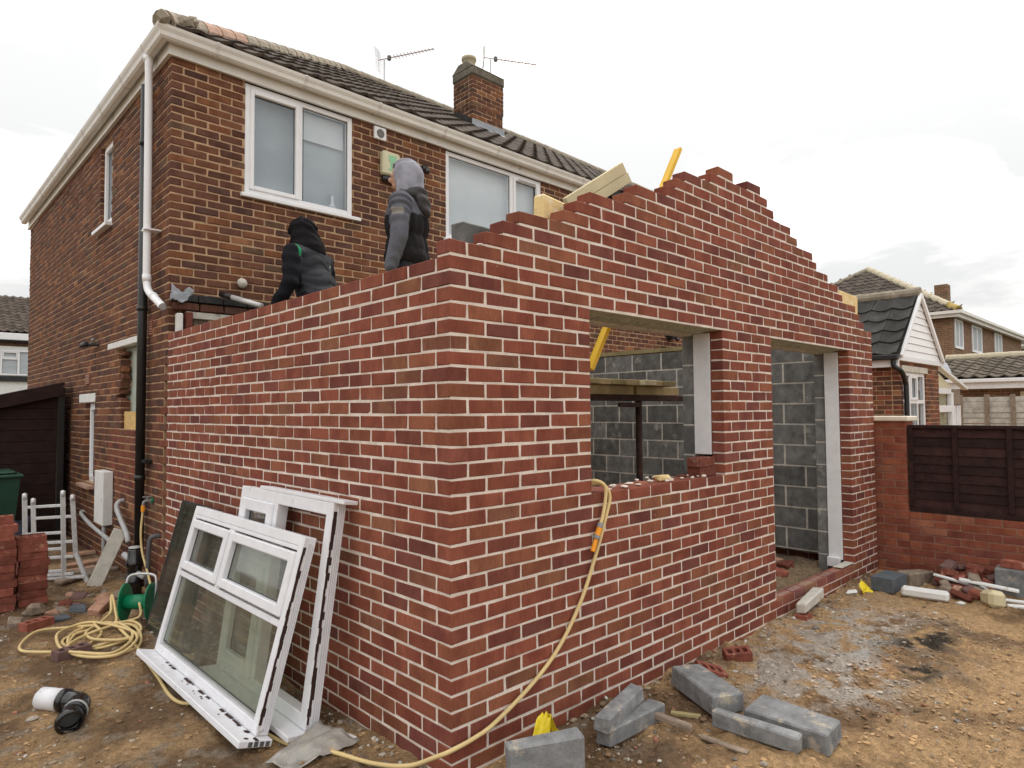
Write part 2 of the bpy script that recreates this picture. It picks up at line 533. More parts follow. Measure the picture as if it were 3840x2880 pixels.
def smooth_path(pts, n=8):
    """Catmull-Rom through the points"""
    P = [Vector(p) for p in pts]
    P = [P[0] * 2 - P[1]] + P + [P[-1] * 2 - P[-2]]
    out = []
    for i in range(1, len(P) - 2):
        for k in range(n):
            t = k / n
            a, b, c, d = P[i - 1], P[i], P[i + 1], P[i + 2]
            out.append(0.5 * ((2 * b) + (c - a) * t + (2 * a - 5 * b + 4 * c - d) * t * t + (3 * b - a - 3 * c + d) * t ** 3))
    out.append(P[-2])
    return out
def px_area(c, size):
    """how large a small piece shows: used only to choose which pieces become objects of their own"""
    d = Vector(c) - CAM_POS
    z = d.dot(CAM_FWD)
    if z < 0.3:
        return 0
    x, y = d.dot(CAM_RIGHT) / z, d.dot(CAM_UP) / z
    if abs(x) > 0.80 or abs(y) > 0.60:
        return 0
    return size / (z * z)
def vnoise(x, y, seed):
    """value noise, vectorised"""
    r = np.random.default_rng(seed).random((64, 64))
    xi, yi = np.floor(x).astype(int), np.floor(y).astype(int)
    fx, fy = x - xi, y - yi
    fx, fy = fx * fx * (3 - 2 * fx), fy * fy * (3 - 2 * fy)
    a, b = r[xi % 64, yi % 64], r[(xi + 1) % 64, yi % 64]
    c, d = r[xi % 64, (yi + 1) % 64], r[(xi + 1) % 64, (yi + 1) % 64]
    return (a * (1 - fx) + b * fx) * (1 - fy) + (c * (1 - fx) + d * fx) * fy
def fbm(x, y, seed, oct=4, gain=0.5):
    s, a, tot = 0, 1, 0
    for i in range(oct):
        s = s + a * vnoise(x * 2 ** i + 17.3 * i, y * 2 ** i + 5.1 * i, seed + i)
        tot += a
        a *= gain
    return s / tot
# ================================================================ ground
HL = 4.144                                   # line of the house's rear wall
def ground_h(x, y):
    x, y = np.asarray(x, float), np.asarray(y, float)
    h = -0.015 + 0.05 * (fbm(x * 0.45 + 9, y * 0.45 + 3, 5, 3) - 0.5)
    h = h + 0.065 * (fbm(x * 2.1 + 30, y * 2.1 + 30, 21, 3) - 0.5)
    clod = fbm(x * 9 + 50, y * 9 + 50, 33, 3, 0.6)
    rough = np.clip(fbm(x * 0.8 + 12, y * 0.8 + 40, 61, 2) * 1.6 - 0.3, 0.25, 1.0)
    h = h + 0.085 * rough * (clod - 0.5)
    h = h + 0.034 * rough * (fbm(x * 26 + 5, y * 26 + 9, 47, 2, 0.6) - 0.5)
    # spoil heaped against the front wall, a hollow at the brick footing
    h = h + 0.055 * np.exp(-((x - 1.05) / 0.35) ** 2 - ((y + 0.10) / 0.13) ** 2)
    h = h + 0.04 * np.exp(-((x - 1.9) / 0.5) ** 2 - ((y + 0.12) / 0.16) ** 2)
    inside = (x > 0.3) & (x < 5.4) & (y > 0.3) & (y < HL)
    h = np.where(inside, h + 0.06, h)
    far = np.clip((np.hypot(x - 2, y - 2) - 9) / 8, 0, 1)
    return h * (1 - far) + (-0.02) * far
def gz(x, y):
    return float(ground_h(np.array([x]), np.array([y]))[0])

xs = np.concatenate([-np.geomspace(220, 2.4, 34), np.arange(-2.3, 6.6, 0.021), np.geomspace(6.7, 260, 40)])
ys = np.concatenate([-np.geomspace(120, 2.6, 26), np.arange(-2.5, 7.4, 0.021), np.geomspace(7.5, 300, 40)])
GX, GY = np.meshgrid(xs, ys, indexing='ij')
GZ = ground_h(GX, GY)
n0, n1 = GX.shape
ii = np.arange(n0 * n1).reshape(n0, n1)
quads = np.stack([ii[:-1, :-1], ii[1:, :-1], ii[1:, 1:], ii[:-1, 1:]], -1).reshape(-1, 4)
gm = bpy.data.meshes.new('ground')
gm.vertices.add(n0 * n1)
gm.vertices.foreach_set('co', np.stack([GX, GY, GZ], -1).astype(np.float32).ravel())
gm.loops.add(quads.size)
gm.loops.foreach_set('vertex_index', quads.astype(np.int32).ravel())
gm.polygons.add(len(quads))
gm.polygons.foreach_set('loop_start', np.arange(0, quads.size, 4, dtype=np.int32))
gm.update(calc_edges=True)
gm.polygons.foreach_set('use_smooth', np.ones(len(quads), dtype=bool))
# soil colours: brown mud, sandy tan, mortar spill, a bonfire's ash and char
def soil(x, y):
    def blob(bx, by, r, s=2.0):
        return np.exp(-(np.hypot(x - bx, (y - by) * s) / r) ** 2)
    nz = fbm(x * 3 + 7, y * 3 + 2, 71, 4)
    nz2 = fbm(x * 11 + 7, y * 11 + 2, 81, 3)
    nz3 = fbm(x * 1.1 + 3, y * 1.1 + 8, 77, 3)
    mud, tan = np.array([0.205, 0.128, 0.072]), np.array([0.47, 0.305, 0.160])
    side = np.clip((x - y * 0.9 - 0.2) / 1.6, 0, 1)                 # the yard in front is drier and sandier
    k = np.clip((nz - 0.44) * 4.2 + (nz3 - 0.5) * 2.0 + 0.55 * side - 0.05, 0, 1)[..., None]
    C = mud * (1 - k) + tan * k
    def stain(C, mask, c):
        m = np.clip(mask, 0, 1)[..., None]
        return C * (1 - m) + np.array(c) * m
    C = stain(C, (blob(3.5, -0.45, 0.75, 1.6) + blob(2.7, -0.75, 0.55, 1.5) + 0.7 * blob(2.2, -0.5, 0.5, 1.5)) * 1.2 * np.clip((nz2 - 0.40) * 5, 0, 1), (0.46, 0.40, 0.34))
    C = stain(C, blob(2.85, -0.93, 0.20, 1.8) * np.clip((nz2 - 0.3) * 4, 0, 1) * 1.2, (0.52, 0.27, 0.12))
    C = stain(C, (blob(3.05, -0.80, 0.25, 2.0) + 0.8 * blob(2.5, -0.9, 0.3, 2)) * np.clip((nz2 - 0.45) * 7, 0, 1), (0.56, 0.54, 0.50))
    C = stain(C, (blob(3.35, -0.95, 0.42, 1.9) + blob(3.85, -0.95, 0.30, 2.0) + 0.8 * blob(2.95, -1.1, 0.25, 2.0)) * np.clip((nz - 0.40) * 5 + (nz2 - 0.45) * 4, 0, 1) * 1.1, (0.045, 0.036, 0.027))
    C = stain(C, blob(0.75, -0.52, 0.17, 1.0) * np.clip((nz - 0.3) * 4, 0, 1), (0.10, 0.095, 0.088))
    C = stain(C, np.clip((nz2 - 0.58) * 5, 0, 0.6) * (1 - side), (0.33, 0.28, 0.22))
    ins = ((x > 0.1) & (x < 5.6) & (y > 0.1) & (y < HL)).astype(float)
    C = stain(C, ins * 0.6, (0.24, 0.19, 0.14))
    return stain(C, np.clip((np.hypot(x - 2, y - 2) - 14) / 10, 0, 1) * 0.8, (0.10, 0.105, 0.07))
GC = soil(GX, GY)
ca = gm.attributes.new('bcol', 'FLOAT_COLOR', 'POINT')
ca.data.foreach_set('color', np.concatenate([GC, np.ones((n0, n1, 1))], -1).astype(np.float32).ravel())
t = NT('churned_soil')
a = t.attr('bcol')
f1 = t.noise(t.pos(), 28, 6, 0.72)
f2 = t.noise(t.pos(), 120, 4, 0.7)
col = t.mix(a.outputs['Color'], t.ramp(f1, (0.28, 0.52), (0.70, 1.40)), 1.0, 'MULTIPLY')
col = t.mix(col, t.ramp(f2, (0.3, 0.66), (0.7, 1.3)), 1.0, 'MULTIPLY')
t.color(col)
t.rough(0.95, 0.15)
ad = t.new('ShaderNodeMath', operation='ADD')
t.l.new(f1, ad.inputs[0])
t.l.new(f2, ad.inputs[1])
t.bump(ad.outputs[0], 1.0, 0.02)
gm.materials.append(t.m)
ground = bpy.data.objects.new('ground', gm)
COL.objects.link(ground)
ground['kind'] = 'structure'

# loose stones, mortar crumbs and brick chips that nobody could count
def stone(mb, x, y, z, r, col, flat=0.6):
    ph = (1 + 5 ** 0.5) / 2
    base = [(-1, ph, 0), (1, ph, 0), (-1, -ph, 0), (1, -ph, 0), (0, -1, ph), (0, 1, ph), (0, -1, -ph), (0, 1, -ph), (ph, 0, -1), (ph, 0, 1), (-ph, 0, -1), (-ph, 0, 1)]
    fc = [(0, 11, 5), (0, 5, 1), (0, 1, 7), (0, 7, 10), (0, 10, 11), (1, 5, 9), (5, 11, 4), (11, 10, 2), (10, 7, 6), (7, 1, 8), (3, 9, 4), (3, 4, 2), (3, 2, 6), (3, 6, 8), (3, 8, 9), (4, 9, 5), (2, 4, 11), (6, 2, 10), (8, 6, 7), (9, 8, 1)]
    a = random.uniform(0, 6.28)
    ca_, sa = math.cos(a), math.sin(a)
    ax, ay, az = random.uniform(0.7, 1.4), random.uniform(0.5, 1.0), flat * random.uniform(0.6, 1.2)
    vs = []
    for p in base:
        q = [c * random.uniform(0.72, 1.15) / 1.9 * r for c in p]
        q = (q[0] * ax, q[1] * ay, q[2] * az)
        vs.append((x + q[0] * ca_ - q[1] * sa, y + q[0] * sa + q[1] * ca_, z + q[2]))
    mb.add(vs, fc, col)
SOILC = [(0.30, 0.24, 0.17), (0.36, 0.31, 0.25), (0.22, 0.16, 0.11), (0.38, 0.33, 0.27), (0.42, 0.37, 0.31), (0.30, 0.14, 0.09), (0.20, 0.185, 0.17), (0.28, 0.21, 0.14), (0.24, 0.17, 0.11), (0.33, 0.25, 0.17), (0.54, 0.51, 0.46)]
gr = MB()
def scatter(n, region, seed, rmin, rmax, pw, own_colour, flat=0.6, patchy=True):
    rg = np.random.default_rng(seed)
    x = rg.uniform(region[0], region[1], n)
    y = rg.uniform(region[2], region[3], n)
    ok = ~((x > -0.03) & (y > -0.02) & (x < 5.7) & (y < HL + 8))
    if patchy:
        d = fbm(x * 1.3, y * 1.3, 91, 3)
        ok &= rg.random(n) < np.clip(d * 2.4 - 0.55, 0.05, 1)
    x, y = x[ok], y[ok]
    z = ground_h(x, y)
    C = soil(x, y)
    for i in range(len(x)):
        r = rmin + (rmax - rmin) * random.random() ** pw
        if own_colour:
            c, q = random.choice(SOILC), random.uniform(0.7, 1.15)
        else:
            c, q = C[i], random.uniform(0.74, 1.14)
        stone(gr, x[i], y[i], z[i] + r * 0.15, r, (c[0] * q, c[1] * q, c[2] * q, random.random()), flat)
scatter(4200, (-2.0, 0.0, -0.6, 6.5), 1, 0.004, 0.016, 2.4, True)
scatter(4000, (0.0, 6.0, -2.2, 0.0), 2, 0.004, 0.016, 2.4, True)
scatter(260, (-2.0, 6.0, -2.2, 5.0), 3, 0.016, 0.034, 2.0, True)
scatter(6000, (-2.0, 0.0, -0.6, 5.5), 4, 0.004, 0.021, 3.2, False, 0.38, True)      # crumbs of the soil itself
scatter(12000, (0.0, 5.8, -2.2, 0.0), 5, 0.004, 0.021, 3.2, False, 0.38, True)
for _ in range(520):     # crumbs spilled along the new walls' feet and on the spoil
    if random.random() < 0.5:
        x, y = random.uniform(0.0, 5.6), -abs(random.gauss(0, 0.14)) - 0.02
    else:
        x, y = -abs(random.gauss(0, 0.12)) - 0.02, random.uniform(0, 4.0)
    r = 0.006 + 0.02 * random.random() ** 2
    c = random.choice(SOILC)
    stone(gr, x, y, gz(x, y) + r * 0.2, r, (*c, random.random()))
t = NT('loose_stone')
a = t.attr('bcol')
t.color(t.mix(a.outputs['Color'], t.ramp(t.noise(t.pos(), 150, 3), (0.3, 0.75), (0.7, 1.2)), 1.0, 'MULTIPLY'))
t.rough(0.95, 0.15)
MAT['stone'] = t.m
go = gr.build('gravel', 'stone', kind='stuff')
tag(go, 'scattered stones, mortar crumbs and brick chips on the bare soil', 'gravel')

# ================================================================ brickwork
P, JT, CH = 0.2275, 0.0108, 0.075
def course(a, b, off, pitch=P, j=JT):
    out = []
    i = math.floor((a - off) / pitch) - 1
    while off + i * pitch < b:
        s, e = max(off + i * pitch, a), min(off + i * pitch + pitch - j, b)
        if e - s > 0.03:
            out.append((s, e))
        i += 1
    return out
NEWPAL = [((0.253, 0.077, 0.047), 28), ((0.265, 0.086, 0.052), 22), ((0.261, 0.094, 0.052), 22), ((0.217, 0.070, 0.049), 18), ((0.190, 0.065, 0.049), 8), ((0.258, 0.107, 0.058), 4), ((0.228, 0.098, 0.058), 2)]
OLDPAL = [((0.162, 0.070, 0.043), 28), ((0.131, 0.059, 0.041), 24), ((0.189, 0.079, 0.043), 18), ((0.230, 0.094, 0.045), 8), ((0.104, 0.053, 0.041), 12), ((0.149, 0.087, 0.055), 5), ((0.297, 0.138, 0.071), 2)]
def pick(pal):
    c = random.choices([p[0] for p in pal], [p[1] for p in pal])[0]
    q = random.uniform(0.86, 1.14)
    return (c[0] * q, c[1] * q, c[2] * q, random.random())
class Wall:
    """a wall part of a thing: a mortar core and bricks set in it"""
    def __init__(s):
        s.b, s.core = [], MB()
    def brick(s, x0, x1, y0, y1, z0, z1, col, ch=0.004, jit=0.0019):
        s.b.append((x0, x1, y0, y1, z0, z1, col, ch, jit))
    def finish(s, name, parent, mat, core_mat, n_own, piece='brick'):
        o = s.core.build(name, core_mat, parent)
        rank = sorted(range(len(s.b)), key=lambda i: -px_area(((s.b[i][0] + s.b[i][1]) / 2, (s.b[i][2] + s.b[i][3]) / 2, (s.b[i][4] + s.b[i][5]) / 2), 1.0))
        own = set(i for i in rank[:n_own] if px_area(((s.b[i][0] + s.b[i][1]) / 2, (s.b[i][2] + s.b[i][3]) / 2, (s.b[i][4] + s.b[i][5]) / 2), 1.0) > 0)
        rest = MB()
        for i, (x0, x1, y0, y1, z0, z1, c, ch, jit) in enumerate(s.b):
            if i in own:
                m = MB()
                cx, cy, cz = (x0 + x1) / 2, (y0 + y1) / 2, (z0 + z1) / 2
                m.cbox(x0 - cx, x1 - cx, y0 - cy, y1 - cy, z0 - cz, z1 - cz, ch, None, c, jit)
                b = m.build(piece, mat, o)
                b.location = (cx, cy, cz)
            else:
                rest.cbox(x0, x1, y0, y1, z0, z1, ch, None, c, jit)
        if rest.v:
            r = rest.build(piece, mat, o, kind='stuff')
            r['label'] = 'the many other ' + piece + 's of this wall'
        return o

ext = thing('house_extension', 'half built red brick extension with stepped gable, window and door openings', 'building')
X_END, WIN_L, WIN_R, DOOR_L, DOOR_R = 5.6775, 1.014, 2.5186, 3.3034, 5.005
G_START = [0, 0.2275, 0.341, 0.455, 0.796, 0.910, 1.024, 1.365, 1.479, 1.82, 1.934, 2.048, 2.389, 2.503]
G_END = [X_END, 5.46, 5.335, 5.23, 4.892, 4.794, 4.521, 4.264, 4.179, 3.854, 3.729, 3.409, 3.285, 2.735]
def zt(k):      # height of joint k
    return (32 - k) * CH
fw, sw = Wall(), Wall()
for k in range(-14, 34):
    z0, z1 = zt(k + 1) + 0.005, zt(k) - 0.005
    even = (k % 2 == 0)
    if k < 0:
        j = -k - 1
        segs = [(G_START[j], G_END[j])]
        if j == 13:
            segs.append((2.955, 3.175))
    elif k < 2:
        segs = [(0, X_END)]
    elif k < 16:
        segs = [(0, WIN_L), (WIN_R, DOOR_L), (DOOR_R, X_END)]
    elif k < 30:
        segs = [(0, DOOR_L), (DOOR_R, X_END)]
    else:
        segs = [(0, X_END)]
    for (a, b) in segs:
        off = 0 if even else P / 2
        if a in (WIN_R, DOOR_R):
            off = a if even else a + P / 2
        cc = course(a, b, off)
        for (s, e) in cc:
            if s < 0.001 and not even and k >= -1:
                if k < 0:
                    fw.brick(0, 0.1025, 0, 0.1025, z0, z1, pick(NEWPAL))
                continue                                          # corner brick belongs to the side wall's stretcher
            dy = random.uniform(-0.0012, 0.0012)
            if k == 30 and s > DOOR_L and e < DOOR_R:
                continue                                          # threshold: perforated bricks, below
            fw.brick(s, e, dy, 0.1025 + dy, z0 + random.uniform(-0.001, 0.001), z1 + random.uniform(-0.001, 0.001), pick(NEWPAL))
        fw.core.box(a + 0.0045, b - 0.0045, 0.0030, 0.097, zt(k + 1) - 0.009 if k < 33 else zt(k + 1), zt(k) - 0.009)
    if k >= 0:
        for (s, e) in course(0, HL, 0 if not even else P / 2):
            if s < 0.001 and even:
                continue
            dx = random.uniform(-0.0012, 0.0012)
            sw.brick(dx, 0.1025 + dx, s, e, z0 + random.uniform(-0.001, 0.001), z1 + random.uniform(-0.001, 0.001), pick(NEWPAL))
        sw.core.box(0.0030, 0.097, 0.0985, HL - 0.002, zt(k + 1) - 0.009 if k < 33 else zt(k + 1), zt(k) - 0.009)
front_wall = fw.finish('front_wall', ext, 'brick_new', 'mortar_new', 180)
side_wall = sw.finish('side_wall', ext, 'brick_new', 'mortar_new', 120)
# perforated bricks left open along the door threshold
def perforated(mb, L, W, H, M, col=None, slots=3, r=0.026, wb=0.026):
    mb.box(0, L, 0, r, 0, H, M, col)
    mb.box(0, L, W - r, W, 0, H, M, col)
    for i in range(slots + 1):
        x = i * (L - wb) / slots
        mb.box(x, x + wb, r, W - r, 0, H, M, col)
    mb.box(wb, L - wb, r + 0.0005, W - r - 0.0005, 0.004, H * 0.45, M, col)
for (s, e) in course(DOOR_L + 0.01, DOOR_R - 0.005, 0):
    m = MB()
    c = pick(NEWPAL)
    perforated(m, e - s, 0.1025, 0.065, None, (c[0] * 1.25, c[1] * 1.5, c[2] * 1.6, c[3]), 5, 0.02, 0.016)
    m.build('brick', 'brick_new', front_wall).location = (s, 0.0, zt(31) + 0.005)
# right-hand outer leaf, seen only over the blockwork
rw = Wall()
for k in range(0, 33):
    for (s, e) in course(0.1125, HL, 0 if k % 2 else P / 2):
        rw.brick(X_END - 0.1025, X_END, s, e, zt(k + 1) + 0.005, zt(k) - 0.005, pick(NEWPAL))
rw.core.box(X_END - 0.097, X_END - 0.006, 0.1, HL - 0.002, -0.08, zt(0) - 0.009)
rw.finish('far_side_wall', ext, 'brick_new', 'mortar_new', 0)

# inner leaf of grey concrete blocks
def blockwall(name, axis, c0, c1, u0, u1, ztop, holes=(), zb=0.0):
    core, bl = MB(), []
    k, z = 0, zb
    while z < ztop - 0.05:
        z1 = min(z + 0.215, ztop)
        spans = [(u0, u1)]
        for (a, b, h0, h1) in holes:
            if z + 0.1 > h0 and z + 0.1 < h1:
                ns = []
                for (s, e) in spans:
                    if b <= s or a >= e:
                        ns.append((s, e))
                        continue
                    if a > s: ns.append((s, a))
                    if b < e: ns.append((b, e))
                spans = ns
        for (s, e) in spans:
            for (p, q) in course(s, e, u0 + (0.225 if k % 2 else 0.0), 0.45, 0.015):
                bl.append((p, q, z, z1))
            if axis == 'x':
                core.box(s + 0.003, e - 0.003, c0 + 0.0015, c1 - 0.0015, z - 0.012, z1 - 0.002)
            else:
                core.box(c0 + 0.0015, c1 - 0.0015, s + 0.003, e - 0.003, z - 0.012, z1 - 0.002)
        z += 0.225
        k += 1
    o = core.build(name, 'mortar_grey', ext)
    for (p, q, a, b) in bl:
        m = MB()
        hx, hz, hc = (q - p) / 2, (b - a) / 2, (c1 - c0) / 2
        if axis == 'x':
            m.cbox(-hx, hx, -hc, hc, -hz, hz, 0.004, None, None, 0.001)
            loc = ((p + q) / 2, (c0 + c1) / 2, (a + b) / 2)
        else:
            m.cbox(-hc, hc, -hx, hx, -hz, hz, 0.004, None, None, 0.001)
            loc = ((c0 + c1) / 2, (p + q) / 2, (a + b) / 2)
        m.build('block', 'block', o).location = loc
    return o
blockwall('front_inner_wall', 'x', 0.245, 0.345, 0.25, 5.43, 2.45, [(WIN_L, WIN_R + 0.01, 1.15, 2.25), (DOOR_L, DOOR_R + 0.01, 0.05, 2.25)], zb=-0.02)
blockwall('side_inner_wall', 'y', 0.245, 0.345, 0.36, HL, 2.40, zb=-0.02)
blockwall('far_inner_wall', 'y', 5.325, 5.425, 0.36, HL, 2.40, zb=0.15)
MB().box(5.315, 5.43, 0.35, HL - 0.01, 2.402, 2.452).build('wall_plate', 'timber_green', ext)
# lintels over the two openings
for nm, a, b in (('window', WIN_L, WIN_R), ('door', DOOR_L, DOOR_R)):
    m = MB()
    m.box(a - 0.14, b + 0.14, 0.0065, 0.0945, 2.2395, 2.2445)
    m.box(a - 0.14, b + 0.14, 0.105, 0.232, 2.236, 2.2415)
    m.box(a - 0.14, b + 0.14, 0.242, 0.348, 2.232, 2.26)
    lo = m.build('lintel', 'lintel', ext)
    m = MB()
    for i in range(int((b - a) / 0.07)):                      # scalloped mesh edge of the lintel's inner flange
        x = a + 0.02 + i * 0.07
        m.prism([(0, 0), (0.05, 0), (0.025, -0.012)], 0.10, Matrix.Translation((x, 0.125, 2.2355)))
    m.build('flange', 'lintel', lo)
# white cavity closers in the reveals
for (x, z0, z1) in ((WIN_R, 1.335, 2.228), (DOOR_R, 0.17, 2.225)):
    o = MB().cbox(x - 0.012, x + 0.006, 0.104, 0.236, z0, z1, 0.002).build('cavity_closer', 'board_white', ext)
for (x, z0, z1) in ((WIN_L, 1.21, 2.228), (DOOR_L, 0.17, 2.225)):
    MB().cbox(x - 0.006, x + 0.012, 0.104, 0.236, z0, z1, 0.002).build('cavity_closer', 'board_white', ext)
MB().cbox(DOOR_R - 0.05, DOOR_R - 0.012, 0.12, 0.24, 0.10, 0.19, 0.003).build('closer_offcut', 'board_white', ext)
MB().cbox(DOOR_R - 0.30, DOOR_R + 0.0, 0.006, 0.09, 0.1525, 0.162, 0.003).build('threshold_mortar', 'concrete', ext)
# mortar squeezed on the stepped gable and on the sill
m = MB()
for j in range(1, 14):
    for _ in range(3):
        x = G_START[j] + random.uniform(-0.09, 0.02)
        stone(m, x, random.uniform(0.015, 0.08), zt(-j) - 0.001, random.uniform(0.010, 0.022), None, 0.5)
for _ in range(34):
    stone(m, random.uniform(WIN_L + 0.05, WIN_R - 0.05), random.uniform(0.02, 0.24), zt(16) + 0.004, random.uniform(0.008, 0.03), None, 0.5)
m.build('mortar_crumbs', 'mortar_new', ext, kind='stuff')
m = MB()
for (s_, e_) in course(WIN_L, WIN_R, 0.02, 0.112, 0.01):          # headers closing the cavity under the sill
    m.cbox(s_, e_, 0.108, 0.243, 1.12, 1.192 + random.uniform(-0.006, 0.004), 0.004, None, pick(NEWPAL), 0.003)
m.build('cavity_closing_bricks', 'brick_new', ext, kind='stuff')
# ================================================================ the house
def window_parts(root, W, H, lights, fw_=0.055, depth=0.07, mat='upvc', glass='glass', sash_w=0.045, frame_obj=None, bars=(), M=None):
    """lights: (x0, x1, z0, z1, sash?, glazed?) in frame coordinates; bars: extra frame members"""
    fr = MB()
    fr.cbox(0, fw_, 0, depth, 0, H, 0.004)
    fr.cbox(W - fw_, W, 0, depth, 0, H, 0.004)
    fr.cbox(fw_ + 0.0005, W - fw_ - 0.0005, 0.001, depth - 0.001, 0, fw_, 0.004)
    fr.cbox(fw_ + 0.0005, W - fw_ - 0.0005, 0.001, depth - 0.001, H - fw_, H, 0.004)
    for (x0, x1, z0, z1) in bars:
        fr.cbox(x0, x1, 0.0015, depth - 0.0015, z0, z1, 0.004)
    f = fr.build('frame', mat, root) if frame_obj is None else fr.build(frame_obj, mat, root)
    if M is not None:
        f.matrix_local = M
    host = f
    for (x0, x1, z0, z1, sash, glz) in lights:
        gx0, gx1, gz0, gz1 = x0, x1, z0, z1
        if sash:
            s, w = MB(), sash_w
            y0, y1 = -0.014, 0.035
            for (a, b, c, d) in ((x0, x0 + w, z0, z1), (x1 - w, x1, z0, z1), (x0 + w, x1 - w, z0, z0 + w), (x0 + w, x1 - w, z1 - w, z1)):
                s.cbox(a, b, y0, y1, c, d, 0.007)
            s.build('sash', mat, host)
            gx0, gx1, gz0, gz1 = x0 + w, x1 - w, z0 + w, z1 - w
        if glz:
            MB().box(gx0 - 0.004, gx1 + 0.004, 0.026, 0.030, gz0 - 0.004, gz1 + 0.004).build('pane', glass, host)
            g = MB()
            for (a, b, c, d) in ((gx0, gx0 + 0.006, gz0, gz1), (gx1 - 0.006, gx1, gz0, gz1), (gx0, gx1, gz0, gz0 + 0.006), (gx0, gx1, gz1 - 0.006, gz1)):
                g.box(a, b, 0.0225, 0.0255, c, d)
            g.build('gasket', 'black', host)
    return f

house = thing_at('brick_house', 'two storey dark brick semi-detached house with hipped tile roof behind the extension', 'house', (0, HL, 0))
CO = 0.0762
Y_FAR = 12.12
rear, flank = Wall(), Wall()
W1, W2 = (0.69, 1.90, 3.86, 4.985), (3.235, 4.985, 3.86, 4.985)
def cut(spans, a, b):
    out = []
    for (s, e) in spans:
        if b <= s or a >= e:
            out.append((s, e))
            continue
        if a > s: out.append((s, a))
        if b < e: out.append((b, e))
    return out
i = 0
z1 = 5.003
while z1 > 2.2:
    z0 = z1 - CO
    sp = [(0.0, 13.2)]
    for (a, b, c, d) in (W1, W2):
        if z1 > c + 0.02 and z0 < d - 0.02:
            sp = cut(sp, a, b)
    even = i % 2 == 0
    for (s, e) in sp:
        rear.core.box(s + 0.005, e - (0.005 if e < 13 else 0), HL + 0.0058, HL + 0.2, z0, z1)
        for (p, q) in course(s, min(e, 9.8), 0.0 if even else 0.1125, 0.225, 0.0105):
            if p < 0.001 and not even:
                continue
            dy = random.uniform(-0.002, 0.002)
            jz = random.uniform(-0.0015, 0.0015)
            rear.brick(p, q, HL + dy, HL + 0.1 + dy, z0 + 0.005 + jz, z1 - 0.005 + jz, pick(OLDPAL), 0.008, 0.002)
    z1 = z0
    i += 1
rear.core.box(0.12, 13.2, HL + 0.006, HL + 0.2, -0.1, z1)
SIDE_HOLES = [(6.31, 6.85, 3.89, 4.93), (4.93, 5.72, 1.50, 2.395), (6.97, 7.45, 0.80, 1.80)]
i = 0
z1 = 5.003
while z1 > -0.06:
    z0 = z1 - CO
    even = i % 2 == 0
    sp = [(HL, Y_FAR)]
    for (a, b, c, d) in SIDE_HOLES:
        if z1 > c + 0.02 and z0 < d - 0.02:
            if a == 4.93:                      # hacked-out jamb: ragged ends
                b += random.choice([0.0, 0.05, 0.11, 0.17, 0.22]) + (0.1 if z0 > 2.2 else 0)
            sp = cut(sp, a, b)
    for (s, e) in sp:
        flank.core.box(0.0058, 0.2, s + (0.005 if s > HL else 0.1), e - 0.005, z0, z1)
        for (p, q) in course(s, e, HL + (0.0 if not even else 0.1125), 0.225, 0.0105):
            if p < HL + 0.001 and even:
                continue
            c = pick(OLDPAL)
            if (4.9 < p < 6.15 and 0.80 < z0 < 1.46) or (p < HL + 0.2 and z0 < 1.75 and i % 3):
                c = pick(NEWPAL)
                c = (c[0] * 0.8, c[1] * 0.85, c[2] * 0.85, c[3])
            dx = random.uniform(-0.002, 0.002)
            jz = random.uniform(-0.0015, 0.0015)
            flank.brick(dx, 0.1 + dx, p, q, z0 + 0.005 + jz, z1 - 0.005 + jz, c, 0.006, 0.002)
    z1 = z0
    i += 1
rear.finish('rear_wall', house, 'brick_old', 'mortar_old', 170)
flank.finish('side_wall', house, 'brick_old', 'mortar_old', 110)
MB().box(0.2, 13.2, Y_FAR - 0.2, Y_FAR, -0.1, 5.0).box(13.0, 13.2, HL + 0.2, Y_FAR - 0.2, -0.1, 5.0).build('front_wall', 'far_brick', house)
# loose broken brick ends in the hacked jamb, green-grey render behind, chipboard panel
m = MB()
for kk in range(10):
    z = 1.53 + kk * 0.085
    m.cbox(0.012, 0.095, 5.74 + random.uniform(0, 0.06), 5.92 + random.uniform(0, 0.12), z, z + 0.055, 0.012, None, pick(OLDPAL), 0.012)
m.build('broken_brick_ends', 'brick_old', house, kind='stuff')
MB().box(0.11, 0.14, 4.9, 6.0, 1.5, 2.4).build('reveal_render', 'plaster', house)
MB().box(0.10, 0.109, 5.05, 5.30, 1.70, 2.38).build('blocked_opening', 'block_new', house)
MB().cbox(0.03, 0.05, 4.92, 5.72, 1.49, 1.685, 0.002).build('chipboard_panel', 'osb', house)
MB().cbox(-0.006, 0.09, 4.86, 6.34, 2.395, 2.465, 0.006).build('side_lintel', 'paint_white', house)
MB().cbox(-0.006, 0.09, 6.92, 7.80, 1.805, 1.915, 0.006).build('side_lintel', 'paint_white', house)
# air bricks
for (y, z, w, h) in ((7.22, 2.03, 0.215, 0.14), (4.62, 2.42, 0.14, 0.16)):
    o = MB().box(-0.004, 0.02, y, y + w, z, z + h).build('air_brick', 'brick_loose', house)
    m = MB()
    for a in range(6):
        m.box(-0.012, -0.0045, y + 0.012, y + w - 0.012, z + 0.012 + a * (h - 0.02) / 6, z + 0.012 + a * (h - 0.02) / 6 + 0.011)
    m.build('louvre', 'clay', o)
